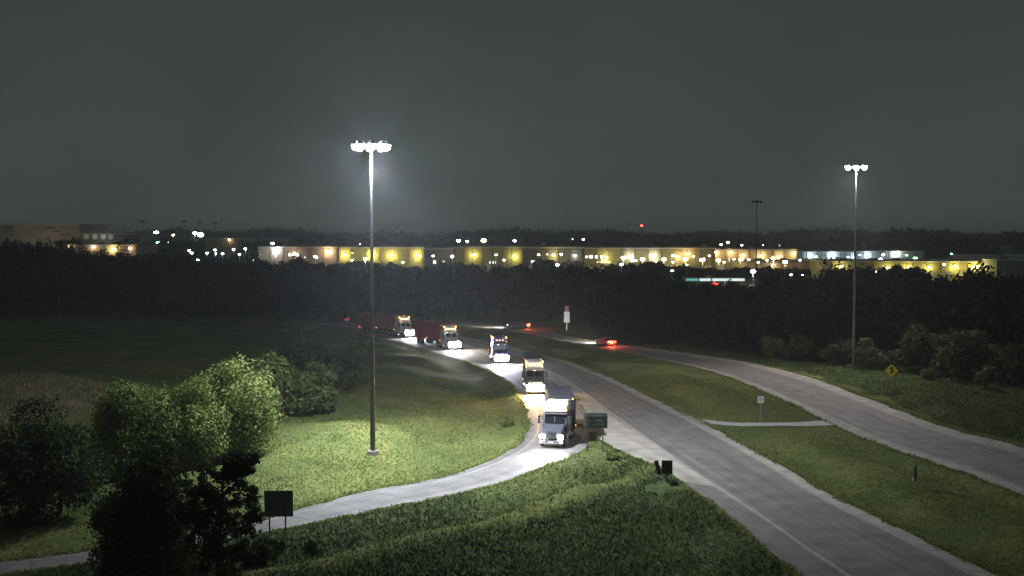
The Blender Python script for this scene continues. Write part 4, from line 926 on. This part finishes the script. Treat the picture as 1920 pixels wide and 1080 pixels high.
for (px, py, k, dd) in [(560, 484, 'cool', 590), (590, 481, 'warm', 590), (660, 488, 'yellow', 570), (755, 492, 'yellow', 570), (812, 480, 'warm', 580), (930, 478, 'yellow', 590), (945, 488, 'white', 590),
        (1010, 478, 'yellow', 580), (1052, 477, 'white', 580), (1100, 482, 'cool', 590), (1130, 489, 'yellow', 590), (1192, 489, 'yellow', 560), (1230, 490, 'yellow', 560), (1262, 492, 'yellow', 560), (1300, 481, 'yellow', 590),
        (1330, 480, 'warm', 590), (1358, 492, 'yellow', 560), (1376, 486, 'yellow', 560), (1404, 487, 'warm', 560), (1422, 492, 'warm', 550), (1438, 488, 'yellow', 545), (1500, 488, 'cool', 540), (1530, 481, 'cool', 700), (1590, 482, 'cool', 700), (1612, 478, 'white', 750), (1770, 496, 'yellow', 510)]:
    yard(px, py, dd, k, 260, .55, 'tiny %s lamp among many along the front of the warehouse strip' % cn[k], 'tiny lamps along the warehouse strip')
# unlit stadium floodlights on the skyline
ORD = ['leftmost', 'second from the left', 'third from the left', 'fourth from the left', 'fifth from the left', 'sixth from the left', 'seventh from the left', 'eighth from the left', 'ninth from the left', 'tenth from the left', 'rightmost']
for fi, (px, py) in enumerate(((267, 415), (345, 415), (375, 416), (403, 418))):
    d = 1000; p = pix(px, py, d); r = empty('floodlight_pole', (p.x, d, 0), 0, 'dark unlit floodlight pole on the skyline, %s of four' % ORD[fi], 'floodlight', 'stadium floodlights')
    MB().cyl((0, 0, 0), (0, 0, p.z), .25, .15, 8).build('pole', M_['dark_steel'], r)
    MB().box((0, 0, p.z), (4, .5, 1.4), .1).build('lamp_rack', M_['dark_steel'], r)
# utility poles, far beacon tower
for px, d, top in ((758, 560, 476), (1054, 470, 494), (540, 560, 470)):
    p = pix(px, top, d); r = empty('utility_pole', (p.x, d, 0), 0, {758: 'dark utility pole in front of the yellow warehouse', 1054: 'utility pole in front of the dark brown warehouse', 540: 'utility pole in front of the pinkish warehouse'}[px], 'pole')
    MB().cyl((0, 0, 0), (0, 0, p.z), .2, .14, 8).build('pole_shaft', M_['wood_post'], r); MB().box((0, 0, p.z-.8), (2.4, .15, .15)).build('cross_arm', M_['wood_post'], r)
d = 1450; p = pix(1203, 424, d); r = empty('beacon_tower', (p.x, d, 0), 0, 'distant tower with one red warning light on the skyline', 'tower')
mb = MB()
for a in range(3):
    ca, sa = math.cos(a*2.094), math.sin(a*2.094); mb.cyl((ca*2.4, sa*2.4, 0), (ca*.5, sa*.5, p.z), .12, .1, 6)
for i in range(8):
    z = p.z*i/8; k = 2.4-1.9*i/8
    for a in range(3): mb.cyl((math.cos(a*2.094)*k, math.sin(a*2.094)*k, z), (math.cos((a+1)*2.094)*(k-.2), math.sin((a+1)*2.094)*(k-.2), z+p.z/8), .07, n=5)
mb.build('lattice', M_['dark_steel'], r); MB().sph((0, 0, p.z+.6), 1.1, n=8).build('warning_light', E_['redglow'], r)

# ------------------------------------------------------------------ night air
if HAZE:
    hz = MB().box((0, 1500, 19), (5100, 3100, 41)).build('haze', bpy.data.materials.new('haze_air')); tag(hz, kind='stuff', label='thin night haze over the whole place')
    m = hz.data.materials[0]; n, l = nodes(m); n.clear(); o = n.new('ShaderNodeOutputMaterial'); v = n.new('ShaderNodeVolumePrincipled')
    v.inputs['Color'].default_value = (.9, .95, 1, 1); v.inputs['Density'].default_value = HAZE; l.new(v.outputs[0], o.inputs['Volume'])
scene.cycles.volume_bounces = 0
